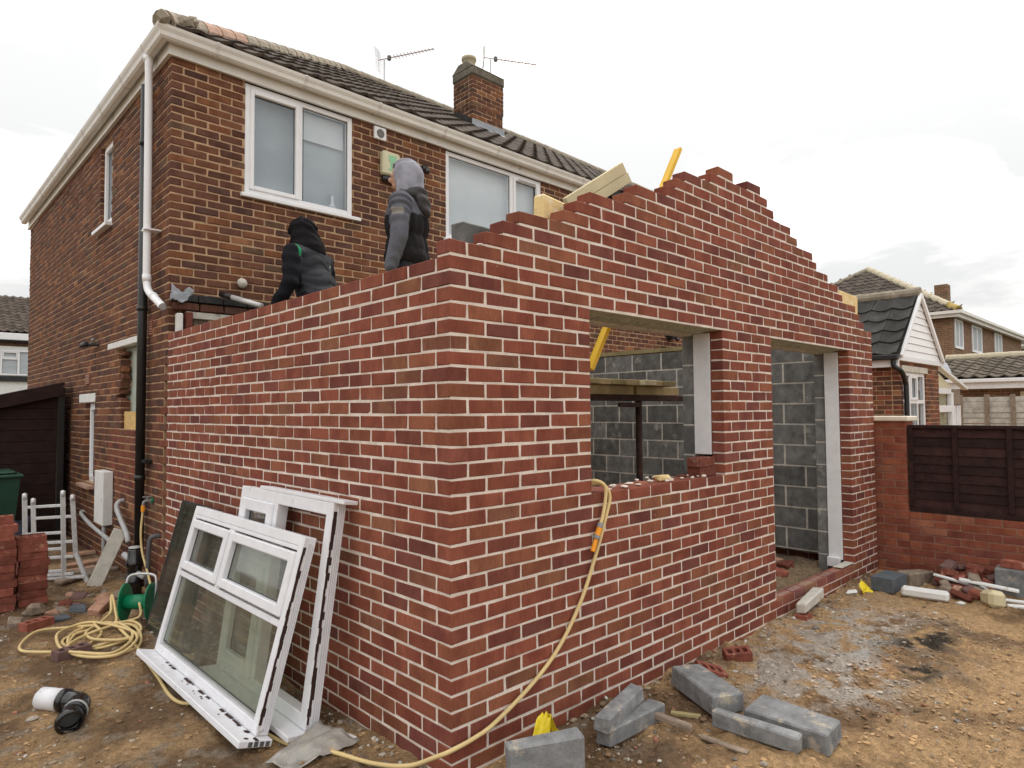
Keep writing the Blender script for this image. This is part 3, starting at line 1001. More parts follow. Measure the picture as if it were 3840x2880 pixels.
# rear windows
for nm, (a, b, c, d), mull, blind in (('w1', W1, 0.585, 'curtain'), ('w2', W2, 1.165, 'curtain_pale')):
    W, H = b - a, d - c
    if nm == 'w1':
        lights = [(0.05, mull - 0.005, 0.05, H - 0.05, True, True), (mull + 0.045, W - 0.055, 0.055, H - 0.055, False, True)]
    else:
        lights = [(0.055, mull - 0.03, 0.055, H - 0.055, False, True), (mull + 0.03, W - 0.05, 0.05, H - 0.05, True, True)]
    f = window_parts(house, W, H, lights, bars=((mull - 0.03, mull + 0.03, 0.055, H - 0.055),), frame_obj='window')
    f.matrix_parent_inverse = Matrix.Identity(4)
    f.location = (a, 0.012, c)
    MB().box(0.03, W - 0.03, 0.13, 0.134, 0.03, H - 0.03).build('blind', blind, f)
    MB().cbox(-0.045, W + 0.09, -0.055, 0.02, -0.045, -0.006, 0.005).build('sill', 'upvc', f)
    if nm == 'w1':
        m = MB()
        m.lathe([(0.0, 0.0), (0.035, 0.0), (0.045, 0.03), (0.02, 0.06), (0.014, 0.16), (0.03, 0.17), (0.0, 0.175)], 14, Matrix.Translation((W - 0.2, 0.085, 0.06)))
        m.build('ornament', 'upvc', f)
        MB().box(0.62, W - 0.06, 0.10, 0.104, H - 0.36, H - 0.06).build('roller_blind', 'curtain_pale', f)
    else:
        MB().cbox(mull + 0.12, W - 0.12, -0.024, -0.0142, H - 0.085, H - 0.065, 0.003).build('trickle_vent', 'grey_pipe', f)
# side windows (deep reveal)
def side_window(a, b, c, d, rec, sill_mat):
    W, H = b - a, d - c
    f = window_parts(house, W, H, [(0.05, W - 0.05, 0.05, H - 0.05, True, True)], frame_obj='window')
    f.matrix_parent_inverse = Matrix.Identity(4)
    f.location = (rec, b - HL, c)
    f.rotation_euler = (0, 0, R(-90))
    MB().box(0.03, W - 0.03, 0.10, 0.104, 0.03, H - 0.03).build('blind', 'curtain', f)
    MB().cbox(-0.09, W + 0.05, -rec - 0.07, 0.0, -0.05, -0.006, 0.004).build('sill', sill_mat, f)
side_window(6.31, 6.85, 3.89, 4.93, 0.045, 'upvc')
side_window(6.97, 7.45, 0.80, 1.80, 0.055, 'clay')

# fascia, gutter: profiles swept round the corner, d = distance out from the wall
def eave(poly, name, mat, y_end=Y_FAR + 0.05, x_end=6.08, parent=house):
    n = len(poly)
    vs = [(-d, y_end, z) for d, z in poly] + [(-d, HL - d, z) for d, z in poly] + [(x_end, HL - d, z) for d, z in poly]
    fs = []
    for s in (0, n):
        for k in range(n):
            fs.append((s + k, s + (k + 1) % n, s + n + (k + 1) % n, s + n + k))
    fs += [tuple(range(n - 1, -1, -1)), tuple(range(2 * n, 3 * n))]
    return MB().add(vs, fs).build(name, mat, parent)
eave([(0.002, 4.992), (0.040, 4.990), (0.043, 5.004), (0.030, 5.016), (0.030, 5.165), (0.002, 5.165)], 'fascia', 'eaves')
GUT = [(0.046, 5.150), (0.052, 5.098), (0.075, 5.082), (0.115, 5.082), (0.135, 5.100), (0.142, 5.135), (0.160, 5.165), (0.168, 5.192), (0.158, 5.192), (0.150, 5.168), (0.132, 5.138), (0.125, 5.108), (0.110, 5.092), (0.078, 5.092), (0.060, 5.106), (0.055, 5.150)]
gut = eave(GUT, 'gutter', 'eaves')
def ring(d0, axis, at, w=0.03):
    """union bracket wrapping the gutter"""
    pts = [(d + (0.004 if d > 0.1 else -0.002), z - 0.005) for d, z in GUT[:8]]
    inn = [(d, z + 0.004) for d, z in GUT[:8]][::-1]
    poly = pts + inn
    n = len(poly)
    if axis == 'x':
        vs = [(at, HL - d, z) for d, z in poly] + [(at + w, HL - d, z) for d, z in poly]
    else:
        vs = [(-d, at, z) for d, z in poly] + [(-d, at + w, z) for d, z in poly]
    fs = [(k, (k + 1) % n, n + (k + 1) % n, n + k) for k in range(n)] + [tuple(range(n)), tuple(range(2 * n - 1, n - 1, -1))]
    MB().add(vs, fs).build('gutter_bracket', 'gutter_line', gut)
for at in (0.35, 1.25, 2.15, 3.1, 4.0, 4.95, 5.75):
    ring(0, 'x', at)
for at in (4.5, 5.3, 6.2, 7.1, 8.1, 9.1, 10.1, 11.1):
    ring(0, 'y', at)
MB().cbox(6.08, 6.10, HL - 0.172, HL - 0.04, 5.078, 5.196, 0.003).build('gutter_stop_end', 'eaves', house)
# the adjoining house's darker gutter and fascia
m = MB()
m.box(6.12, 13.2, HL - 0.035, HL - 0.002, 5.0, 5.165)
m.box(6.12, 13.2, HL - 0.15, HL - 0.045, 5.085, 5.19)
m.build('dark_gutter', 'felt', house)

# roof
T = 0.636
TH = math.atan(T)
EY, EZ = HL - 0.10, 5.215
RY = 8.12
RZ = EZ + (RY - EY) * T
XR = 13.35
def hip_x(y):
    return -0.10 + (y - EY)
roof = MB().add([(-0.1, EY, EZ - 0.02), (XR, EY, EZ - 0.02), (XR - (RY - EY), RY, RZ - 0.02), (-0.1 + RY - EY, RY, RZ - 0.02), (-0.1, 2 * RY - EY, EZ - 0.02), (XR, 2 * RY - EY, EZ - 0.02)],
                [(0, 1, 2, 3), (0, 3, 4), (1, 5, 2), (3, 2, 5, 4)]).build('roof', 'tile', house)
def tile_mesh(w, ln, amp=0.03, n=8, lip=0.03):
    m = MB()
    vs = []
    for r, (y, lift) in enumerate(((0, lip), (ln, 0.004))):
        for k in range(n + 1):
            x = w * k / n
            zz = amp * (0.5 + 0.5 * math.cos(2 * math.pi * (k / n) * 1.0)) ** 1.5
            vs.append((x, y, zz + lift))
    for k in range(n + 1):
        x, y, z = vs[k]
        vs.append((x, y, z - lip))
    fs = [(k, k + 1, n + 2 + k, n + 1 + k) for k in range(n)] + [(2 * n + 2 + k, 2 * n + 3 + k, k + 1, k) for k in range(n)]
    return m.add(vs, fs)
def roof_tiles(parent, origin, u, v, width, rows, gauge, tw, keep, mat, n_own, name='roof_tile', amp=0.028):
    u, v, origin = Vector(u).normalized(), Vector(v).normalized(), Vector(origin)
    nn = u.cross(v).normalized()
    tm = tile_mesh(tw * 0.985, gauge * 1.12, amp)
    me = tm.mesh(name, mat)
    items = []
    for r in range(rows):
        for c in range(int(width / tw) + 1):
            p = origin + u * (c * tw) + v * (r * gauge)
            if keep(p + u * (tw / 2) + v * (gauge / 2)):
                j = random.uniform(-0.012, 0.012)
                M = Matrix((u, v, nn)).transposed().to_4x4()
                M.translation = p + nn * random.uniform(0, 0.006)
                items.append((p, M @ Matrix.Rotation(j, 4, 'Z')))
    items.sort(key=lambda q: -px_area(q[0], 1.0))
    rest = MB()
    for k, (p, M) in enumerate(items):
        if k < n_own:
            o = bpy.data.objects.new(name, me)
            COL.objects.link(o)
            o.parent = parent
            o.matrix_local = M
        else:
            rest.add([M @ Vector(q) for q in tm.v], tm.f)
    if rest.v:
        rest.build(name, mat, parent, kind='stuff')
def keep_rear(p):
    return hip_x(p.y) - 0.05 < p.x < XR - (p.y - EY) + 0.05 and p.y < RY - 0.02
SV = Vector((0, math.cos(TH), math.sin(TH)))
roof_tiles(roof, (-0.1, EY - 0.03, EZ - 0.015), (1, 0, 0), SV, 13.6, 14, 0.345, 0.30, keep_rear, 'tile', 290)
def cap_run(a, b, n, mats, r=0.10, parent=roof):
    a, b = Vector(a), Vector(b)
    for k in range(n):
        p, q = a.lerp(b, k / n), a.lerp(b, (k + 1.08) / n)
        m = MB().tube([p, q], [r * 1.06, r * 0.98], 12)
        m.build('hip_tile', mats[k] if k < len(mats) else mats[-1], parent, smooth=False)
cap_run((-0.10, EY + 0.0, EZ + 0.02), (-0.1 + RY - EY, RY, RZ + 0.02), 18, ['hip_tile', 'hip_tile', 'clay', 'clay', 'clay', 'hip_tile'])
cap_run((-0.1 + RY - EY, RY, RZ + 0.02), (XR - (RY - EY), RY, RZ + 0.02), 14, ['hip_tile'])
cap_run((XR - (RY - EY), RY, RZ + 0.02), (XR, EY, EZ), 14, ['hip_tile'])
m = MB()                                    # mortar bedding at the hip's foot
for k in range(9):
    stone(m, -0.11 + k * 0.04, EY - 0.02 + k * 0.025, EZ + 0.03 + k * 0.02, 0.10, None, 0.9)
m.build('hip_bedding', 'hip_tile', roof)

# chimney
ch = Wall()
CX0, CX1, CY0, CY1 = 5.50, 6.22, 6.27, 6.78
z = 6.2
i = 0
while z < 7.50:
    z1 = z + CO
    g = 0.012 if z > 7.0 else 0.0            # the upper stack stands slightly proud
    x0, x1, y0, y1 = CX0 - g, CX1 + g, CY0 - g, CY1 + g
    for (p, q) in course(x0, x1, x0 + (0 if i % 2 else 0.1125), 0.225, 0.0105):
        c = pick(OLDPAL)
        ch.brick(p, q, y0, y0 + 0.1, z + 0.005, z1 - 0.005, c, 0.006, 0.003)
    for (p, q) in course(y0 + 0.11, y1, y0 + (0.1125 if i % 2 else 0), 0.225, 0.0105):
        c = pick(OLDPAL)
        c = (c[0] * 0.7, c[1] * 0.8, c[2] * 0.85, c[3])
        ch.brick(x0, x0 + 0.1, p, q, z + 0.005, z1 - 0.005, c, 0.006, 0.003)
    ch.core.box(x0 + 0.006, x1 - 0.004, y0 + 0.006, y1 - 0.004, z, z1)
    z = z1
    i += 1
chim = ch.finish('chimney', house, 'brick_old', 'mortar_old', 60)
cap = MB()
cap.cbox(CX0 - 0.035, CX1 + 0.035, CY0 - 0.035, CY1 + 0.035, z, z + 0.17, 0.03)
cap.build('chimney_cap', 'chimney_cement', chim)
m = MB()
xa, xb, ya, yb, zc = CX0 - 0.03, CX1 + 0.03, CY0 - 0.03, CY1 + 0.03, z + 0.16
m.add([(xa, ya, zc), (xb, ya, zc), (xb, yb, zc), (xa, yb, zc), (5.48, 6.42, zc + 0.14), (5.80, 6.42, zc + 0.14), (5.80, 6.64, zc + 0.14), (5.48, 6.64, zc + 0.14)],
      [(0, 1, 5, 4), (1, 2, 6, 5), (2, 3, 7, 6), (3, 0, 4, 7), (4, 5, 6, 7)])
m.build('flaunching', 'chimney_cement', chim)
MB().lathe([(0.115, 0), (0.115, 0.13), (0.135, 0.14), (0.135, 0.19), (0.10, 0.20), (0.09, 0.05)], 18, Matrix.Translation((5.64, 6.53, zc + 0.10))).build('chimney_pot', 'pot', chim, smooth=True)
m = MB()
def slope_z(y):
    return EZ + (y - EY) * T
m.box(CX0 - 0.02, CX1 + 0.03, CY0 - 0.014, CY0 - 0.004, slope_z(CY0) - 0.05, slope_z(CY0) + 0.16)
m.add([(CX0 - 0.05, CY0 - 0.01, slope_z(CY0) + 0.05), (CX1 + 0.08, CY0 - 0.01, slope_z(CY0) + 0.05), (CX1 + 0.08, CY0 - 0.2, slope_z(CY0 - 0.2) + 0.055), (CX0 - 0.05, CY0 - 0.2, slope_z(CY0 - 0.2) + 0.055)], [(0, 1, 2, 3)])
m.build('front_flashing', 'lead', chim)
m = MB()
m.add([(CX0 - 0.012, CY0 - 0.01, slope_z(CY0) - 0.02), (CX0 - 0.012, CY1, slope_z(CY1) - 0.02), (CX0 - 0.012, CY1, slope_z(CY1) + 0.15), (CX0 - 0.012, CY0 - 0.01, slope_z(CY0) + 0.15)], [(0, 1, 2, 3)])
m.build('side_flashing', 'felt', chim)

# fittings on the walls
dp = MB().tube(smooth_path([(-0.105, 4.50, 5.09), (-0.105, 4.47, 4.9), (-0.105, 4.45, 4.0), (-0.105, 4.44, 3.0), (-0.105, 4.43, 2.90), (-0.105, 4.36, 2.80), (-0.105, 4.10, 2.68), (-0.105, 3.93, 2.605)], 6), 0.034, 16, caps=False).build('white_downpipe', 'upvc', house, smooth=True)
m = MB()
m.tube([(-0.105, 4.50, 5.10), (-0.105, 4.495, 5.03)], 0.042, 16)
m.tube([(-0.105, 4.44, 2.97), (-0.105, 4.43, 2.90)], 0.039, 16)
m.tube([(-0.105, 4.24, 2.745), (-0.105, 4.20, 2.727)], 0.039, 16)
m.build('pipe_socket', 'upvc', dp, smooth=True)
MB().cbox(-0.145, 0.0, 4.37, 4.50, 3.385, 3.40, 0.003).tube([(-0.105, 4.445, 3.375), (-0.105, 4.445, 3.41)], 0.040, 16).build('pipe_clip', 'upvc', dp)
m = MB().tube([(-0.105, 3.98, 2.628), (-0.105, 3.927, 2.603)], 0.0285, 14)
m.build('pipe_bore', 'grey_pipe', dp)
sp_ = MB().tube([(-0.065, 4.72, 0.30), (-0.065, 4.72, 4.90)], 0.042, 18).build('black_soil_pipe', 'black', house, smooth=True)
m = MB()
for z in (1.02, 2.66, 4.30):
    m.tube([(-0.065, 4.72, z), (-0.065, 4.72, z + 0.05)], 0.049, 18)
m.build('pipe_collar', 'black', sp_, smooth=True)
MB().cbox(-0.07, -0.0, 4.56, 4.69, 1.19, 1.22, 0.003).build('pipe_bracket', 'black', sp_)
# meter / gas riser box
mb_ = MB().cbox(-0.10, -0.001, 6.0, 6.40, 0.43, 1.02, 0.006).build('white_cable_box', 'paint_white', house)
MB().tube([(-0.05, 6.15, -0.05), (-0.05, 6.15, 0.43)], 0.022, 12).build('conduit', 'grey_pipe', mb_, smooth=True)
# extractor vent and alarm box
v = MB().cbox(2.165, 2.325, HL - 0.035, HL - 0.001, 4.83, 4.975, 0.006).build('extractor_vent', 'upvc', house)
MB().lathe([(0.0, 0.0), (0.045, 0.0), (0.05, 0.008), (0.05, 0.012)], 20, Matrix.Translation((2.245, HL - 0.047, 4.90)) @ Matrix.Rotation(R(-90), 4, 'X')).build('vent_grille', 'vent_grey', v)
ab = MB().cbox(2.25, 2.49, HL - 0.085, HL - 0.001, 4.42, 4.70, 0.018).build('alarm_box', 'cream', house)
MB().cbox(2.262, 2.478, HL - 0.08, HL - 0.004, 4.345, 4.418, 0.02).build('alarm_base', 'black', ab)
m = MB()
m.box(2.325, 2.43, HL - 0.0872, HL - 0.0858, 4.585, 4.655)
m.box(2.345, 2.41, HL - 0.0872, HL - 0.0858, 4.50, 4.58)
m.box(2.315, 2.44, HL - 0.0872, HL - 0.0858, 4.475, 4.495)
m.build('alarm_print', 'print_green', ab)
def floodlight(loc, rot, s=1.0):
    o = MB().cbox(-0.05 * s, 0.05 * s, -0.10 * s, -0.0, -0.04 * s, 0.04 * s, 0.008).build('security_light', 'black', house)
    o.matrix_parent_inverse = Matrix.Identity(4)
    o.location = Vector(loc) - Vector((0, HL, 0))
    o.rotation_euler = rot
    MB().lathe([(0.0, -0.06), (0.03, -0.05), (0.04, 0.0), (0.0, 0.01)], 14, Matrix.Translation((0.0, -0.13 * s, -0.035 * s))).build('sensor', 'black_gloss', o, smooth=True)
    return o
floodlight((2.86, HL - 0.001, 4.64), (0, 0, 0), 0.8)
floodlight((8.25, HL - 0.001, 2.97), (0, 0, 0), 1.4)
# wall lamp on the flank
o = MB().tube([(0.0, 6.82, 2.50), (-0.10, 6.86, 2.50)], 0.02, 10).cbox(-0.15, -0.08, 6.84, 7.12, 2.47, 2.53, 0.02).build('wall_camera', 'black', house)
MB().lathe([(0, 0), (0.02, 0.005), (0.025, 0.03), (0, 0.045)], 12, Matrix.Translation((-0.06, 6.80, 2.53))).build('camera_cap', 'grey_plastic', o, smooth=True)
# remains of the removed porch roof: dark course, brick course, cut opening
m = MB()
for k in range(9):
    x = 0.015 + k * 0.228
    m.cbox(x, x + 0.218, HL - 0.085, HL - 0.003, 2.695, 2.765, 0.006, None, None, 0.003)
m.build('dark_ledge_bricks', 'felt', house, kind='stuff')
m = MB()
for k in range(9):
    x = 0.03 + k * 0.228
    m.cbox(x, x + 0.216, HL - 0.07, HL - 0.003, 2.615, 2.688, 0.008, None, pick(OLDPAL), 0.005)
m.build('cut_course', 'brick_old', house, kind='stuff')
MB().cbox(0.14, 1.9, HL - 0.06, HL - 0.002, 2.545, 2.608, 0.004).build('old_lintel', 'concrete', house)
MB().box(0.22, 1.9, HL - 0.012, HL - 0.001, 2.42, 2.543).build('opening_board', 'timber_old', house)
MB().cbox(0.34, 0.40, HL - 0.05, HL - 0.013, 2.42, 2.543, 0.004).build('timber_stub', 'timber', house)
MB().cbox(0.13, 0.19, HL - 0.09, HL - 0.015, 2.41, 2.60, 0.008).build('brick_stub', 'brick_loose', house)
MB().cbox(0.05, 0.10, HL - 0.10, HL - 0.03, 2.39, 2.58, 0.006).build('white_post_stub', 'paint_white', house)
MB().tube([(0.66, HL - 0.002, 2.93), (0.66, HL - 0.03, 2.93)], 0.03, 12).lathe([(0.0, 0.0), (0.03, 0.006), (0.048, 0.025), (0.05, 0.04), (0.0, 0.045)], 16, Matrix.Translation((0.66, HL - 0.07, 2.94)) @ Matrix.Rotation(R(-90), 4, 'X')).build('round_wall_lamp', 'concrete', house, smooth=True)
# flank plumbing
def pipe(pts, r, mat, name, n=10):
    return MB().tube(smooth_path(pts, 5), r, n).build(name, mat, house, smooth=True)
pipe([(0.02, 7.44, 0.43), (-0.04, 7.38, 0.42), (-0.09, 6.6, 0.375), (-0.10, 5.74, 0.32), (-0.10, 5.4, 0.25)], 0.022, 'grey_pipe', 'waste_pipe')
pipe([(0.02, 5.56, 0.74), (-0.05, 5.53, 0.735), (-0.085, 5.47, 0.68), (-0.10, 5.2, 0.57), (-0.10, 5.0, 0.47), (-0.10, 4.95, 0.40)], 0.024, 'grey_pipe', 'waste_pipe')
pipe([(0.02, 4.30, 0.53), (-0.04, 4.31, 0.535), (-0.075, 4.33, 0.49), (-0.08, 4.36, 0.25), (-0.08, 4.38, 0.08)], 0.021, 'dark_pipe', 'waste_pipe')
g = MB().lathe([(0.0, 0.41), (0.045, 0.41), (0.06, 0.39), (0.062, 0.30), (0.075, 0.29), (0.075, 0.24), (0.062, 0.235), (0.062, 0.16), (0.08, 0.15), (0.08, 0.05), (0.065, 0.04), (0.065, -0.12)], 20, Matrix.Translation((-0.14, 4.55, 0.0))).build('drain_gully', 'black_gloss', house, smooth=True)
MB().tube([(-0.14, 4.55, 0.27), (-0.19, 4.72, 0.33)], 0.028, 12).tube([(-0.14, 4.55, 0.19), (-0.10, 4.40, 0.16)], 0.026, 12).build('gully_inlet', 'grey_pipe', g, smooth=True)
MB().lathe([(0.0, 0.012), (0.05, 0.01), (0.055, 0.0)], 16, Matrix.Translation((-0.14, 4.55, 0.412))).build('gully_cap', 'grey_pipe', g, smooth=True)
tp = MB().tube(smooth_path([(0.0, 4.52, 0.84), (-0.05, 4.52, 0.84), (-0.08, 4.52, 0.83), (-0.085, 4.52, 0.79)], 5), 0.012, 10).build('outside_tap', 'grey_plastic', house, smooth=True)
MB().tube([(-0.05, 4.52, 0.845), (-0.05, 4.52, 0.875)], 0.009, 8).cbox(-0.09, -0.015, 4.512, 4.528, 0.872, 0.884, 0.003).build('tap_handle', 'grey_plastic', tp)
MB().lathe([(0, 0), (0.03, 0.002), (0.03, 0.012), (0, 0.014)], 14, Matrix.Translation((-0.004, 4.52, 0.84)) @ Matrix.Rotation(R(-90), 4, 'Y')).build('tap_rose', 'green', tp)
# ================================================================ boundary wall and fence
MAT['coping_stone'] = simple('cream_coping_stone', (0.74, 0.68, 0.56), 0.9, 0.1, 9, 0.3, 0.1)
bw = thing_at('boundary_wall', 'low orange-red brick garden wall with tall capped pier beside the door opening', 'wall', (5.9, -1.2, 0))
LOWPAL = [((0.285, 0.092, 0.055), 40), ((0.320, 0.108, 0.060), 25), ((0.240, 0.080, 0.054), 25), ((0.34, 0.14, 0.085), 10)]
w = Wall()
for k in range(-1, 8):
    for (s, e) in course(-3.2, -0.262, -0.26 + (0.1125 if k % 2 else 0), 0.225, 0.009):
        w.brick(5.80, 5.90, s, e, k * 0.075 + 0.004, k * 0.075 + 0.071, pick(LOWPAL), 0.004, 0.002)
w.core.box(5.8035, 5.897, -3.2, -0.27, -0.1, 0.596)
for k in range(-1, 20):
    z = k * 0.0762
    for (s, e) in course(-0.27, 0.40, -0.27 + (0.1125 if k % 2 else 0), 0.225, 0.009):
        w.brick(5.754, 5.854, s, e, z + 0.004, z + 0.072, pick(LOWPAL), 0.004, 0.002)
    for (s, e) in course(5.86, 6.03, 5.754 + (0 if k % 2 else 0.1125), 0.225, 0.009):
        w.brick(s, e, -0.27, -0.17, z + 0.004, z + 0.072, pick(LOWPAL), 0.004, 0.002)
w.core.box(5.757, 6.027, -0.267, 0.395, -0.1, 1.524)
w.finish('brickwork', bw, 'low_brick', 'low_mortar', 150)
MB().cbox(5.72, 6.06, -0.305, 0.42, 1.528, 1.578, 0.008).build('coping', 'coping_stone', bw)
fp = thing_at('fence_panel', 'dark brown slatted timber fence panel standing on the low brick wall', 'fence', (5.85, -1.2, 0.6))
MB().cbox(5.80, 5.85, -2.15, -0.28, 1.455, 1.49, 0.003).build('top_rail', 'timber_dark', fp)
MB().cbox(5.80, 5.85, -2.15, -0.28, 0.602, 0.655, 0.003).build('bottom_rail', 'timber_dark', fp)
for y in (-0.30, -0.69, -1.13, -1.55, -2.0):
    MB().cbox(5.792, 5.815, y - 0.022, y + 0.022, 0.656, 1.454, 0.002).build('batten', 'timber_dark', fp)
for k in range(9):
    z = 0.645 + k * 0.09
    m = MB()
    p = [(5.822, z), (5.834, z), (5.842, z + 0.108), (5.836, z + 0.108)]
    vs = [(x, -2.15, zz) for x, zz in p] + [(x, -0.28, zz) for x, zz in p]
    for i_, (x, y, zz) in enumerate(vs):
        vs[i_] = (x, y, zz + random.uniform(-0.004, 0.004))
    m.add(vs, [(0, 1, 2, 3), (7, 6, 5, 4), (0, 4, 5, 1), (1, 5, 6, 2), (2, 6, 7, 3), (3, 7, 4, 0)])
    m.build('slat', 'timber_dark', fp)

# ================================================================ next door's extension with white gable
nb = thing_at('neighbour_extension', 'small brick extension with white clad gable and dark tiled roof', 'building', (10.5, 2.4, 0))
NX0, NX1, NY0, NZ = 9.42, 11.63, 0.80, 2.46
w = Wall()
for k in range(-1, 32):
    z = NZ - (k + 1) * 0.075
    if z < 0.9:
        break
    sp = [(NX0, NX1)]
    if 0.95 < z + 0.04 < 2.33:
        sp = cut(sp, 9.60, 10.83)
    for (s, e) in sp:
        w.core.box(s + 0.004, e - 0.004, NY0 + 0.005, NY0 + 0.2, z, z + 0.075)
        for (p, q) in course(s, e, NX0 + (0.1125 if k % 2 else 0), 0.225, 0.01):
            w.brick(p, q, NY0, NY0 + 0.1, z + 0.005, z + 0.07, pick(OLDPAL if random.random() < 0.75 else NEWPAL), 0.005, 0.002)
    for (p, q) in course(NY0 + 0.11, 2.6, NY0 + (0 if k % 2 else 0.1125), 0.225, 0.01):
        w.brick(NX0, NX0 + 0.1, p, q, z + 0.005, z + 0.07, pick(OLDPAL if random.random() < 0.7 else NEWPAL), 0.005, 0.002)
w.core.box(NX0 + 0.004, NX0 + 0.2, NY0 + 0.2, HL, 0, NZ)
w.core.box(NX0 + 0.006, NX1 - 0.006, NY0 + 0.006, NY0 + 0.2, -0.1, 0.9)
w.finish('wall', nb, 'brick_old', 'mortar_old', 140)
AX, AZ = 10.46, 3.50
def edge_x(z, sd):
    t_ = (z - NZ) / (AZ - NZ)
    return (9.36 + (AX - 9.36) * t_) if sd < 0 else (11.70 + (AX - 11.70) * t_)
nB = 9
for k in range(nB):
    za, zb = NZ + k * (AZ - NZ) / nB, NZ + (k + 1) * (AZ - NZ) / nB - 0.004
    y0, y1 = NY0 - 0.02, NY0 - 0.034
    pts = [(edge_x(za, -1), y1, za), (edge_x(za, 1), y1, za), (edge_x(zb, 1), y0, zb), (edge_x(zb, -1), y0, zb)]
    bk = [(x, NY0 - 0.003, z) for x, y, z in pts]
    MB().add(pts + bk, [(0, 1, 2, 3), (0, 4, 5, 1), (1, 5, 6, 2), (2, 6, 7, 3), (3, 7, 4, 0)]).build('cladding_board', 'upvc', nb)
def beam(a, b, w_, h_, name, mat, parent):
    a, b = Vector(a), Vector(b)
    d = b - a
    q = d.to_track_quat('X', 'Z').to_matrix().to_4x4()
    q.translation = a
    return MB().cbox(0, d.length, -w_ / 2, w_ / 2, -h_ / 2, h_ / 2, min(w_, h_) * 0.12, q).build(name, mat, parent)
beam((9.33, NY0 - 0.06, 2.45), (AX, NY0 - 0.06, AZ + 0.03), 0.045, 0.07, 'barge_board', 'upvc', nb)
beam((11.73, NY0 - 0.06, 2.45), (AX, NY0 - 0.061, AZ + 0.03), 0.045, 0.07, 'barge_board', 'upvc', nb)
MB().cbox(9.34, 11.7, NY0 - 0.045, NY0 - 0.002, 2.39, 2.455, 0.004).build('cladding_base', 'upvc', nb)
sl = Vector((AX - 9.30, 0, AZ - 2.47)).normalized()
nroof = MB().add([(9.26, NY0 - 0.05, 2.44), (9.26, HL, 2.44), (AX, HL, AZ + 0.02), (AX, NY0 - 0.05, AZ + 0.02), (11.75, NY0 - 0.05, 2.44), (11.75, HL, 2.44)], [(0, 1, 2, 3), (3, 2, 5, 4)]).build('roof', 'tile_dark', nb)
roof_tiles(nroof, (9.24, HL, 2.46), (0, -1, 0), sl, HL - NY0, 5, 0.30, (HL - NY0 + 0.04) / 11, lambda p: p.y > NY0 - 0.05 and p.x < AX - 0.05, 'tile_dark', 200, amp=0.04)
cap_run((AX, NY0 - 0.06, AZ + 0.06), (AX, HL, AZ + 0.06), 8, ['hip_tile'], 0.09, nroof)
MB().cbox(9.17, 9.27, NY0 - 0.05, HL, 2.40, 2.475, 0.01).build('gutter', 'black', nb)
MB().cbox(9.27, 9.30, NY0 - 0.04, HL, 2.29, 2.43, 0.004).build('soffit', 'upvc', nb)
MB().tube(smooth_path([(9.24, NY0 + 0.02, 2.42), (9.24, NY0 + 0.02, 2.30), (9.32, NY0 - 0.06, 2.22), (9.50, NY0 - 0.06, 2.05), (9.53, NY0 - 0.06, 1.95), (9.53, NY0 - 0.06, 1.2), (9.53, NY0 - 0.06, 0.0)], 5), 0.036, 12).build('downpipe', 'black', nb, smooth=True)
MB().cbox(9.54, 10.92, NY0 - 0.012, NY0 + 0.05, 2.23, 2.33, 0.006).build('lintel', 'concrete', nb)
Wd, Hd = 1.23, 1.28
c1, c2 = Wd * 0.34, Wd * 0.67
f = window_parts(nb, Wd, Hd, [(0.05, c1 - 0.02, 0.05, 0.78, False, True), (c1 + 0.02, c2 - 0.02, 0.05, 0.78, False, True), (c2 + 0.02, Wd - 0.05, 0.05, 0.78, False, True),
                              (0.05, c1 - 0.02, 0.84, Hd - 0.05, False, True), (c1 + 0.015, c2 - 0.015, 0.835, Hd - 0.045, True, True), (c2 + 0.02, Wd - 0.05, 0.84, Hd - 0.05, False, True)],
                 bars=((c1 - 0.02, c1 + 0.02, 0.056, Hd - 0.056), (c2 - 0.02, c2 + 0.02, 0.056, Hd - 0.056), (0.056, c1 - 0.021, 0.78, 0.84), (c1 + 0.021, c2 - 0.021, 0.78, 0.84), (c2 + 0.021, Wd - 0.056, 0.78, 0.84)), frame_obj='window')
f.matrix_parent_inverse = Matrix.Identity(4)
f.location = (9.60 - 10.5, NY0 + 0.02 - 2.4, 0.95)
MB().box(0.03, Wd - 0.03, 0.16, 0.164, 0.03, Hd - 0.03).build('net_curtain', 'curtain', f)

# lean-to porch beside it
po = thing_at('lean_to_porch', 'white framed lean-to porch with cream side panel beyond the gable', 'porch', (12.6, 1.0, 0))
MB().cbox(11.86, 11.95, 0.88, 0.96, 0, 2.28, 0.004).cbox(12.86, 12.98, 0.88, 0.96, 0, 1.95, 0.004).cbox(11.96, 12.85, 0.885, 0.955, 1.92, 2.02, 0.004).cbox(11.96, 12.85, 0.885, 0.955, 1.58, 1.70, 0.004).build('frame', 'upvc', po)
MB().box(11.96, 12.85, 0.915, 0.925, 0.2, 1.57).build('pane', 'glass', po)
MB().box(11.96, 12.85, 0.916, 0.924, 1.71, 1.91).build('pane', 'glass', po)
MB().box(11.96, 12.9, 0.99, 1.0, 0.2, 1.95).build('inner_blind', 'timber_pale', po)
MB().add([(11.95, 0.9, 2.03), (12.9, 0.9, 2.03), (12.9, 0.9, 2.05), (11.95, 0.9, 2.33), (11.95, 0.93, 2.03), (12.9, 0.93, 2.03), (12.9, 0.93, 2.05), (11.95, 0.93, 2.33)], [(0, 1, 2, 3), (7, 6, 5, 4), (0, 4, 5, 1), (1, 5, 6, 2), (2, 6, 7, 3), (3, 7, 4, 0)]).build('side_panel', 'cream', po)
beam((11.75, 0.85, 2.42), (13.75, 0.85, 2.04), 0.10, 0.06, 'roof_edge', 'paint_white', po)
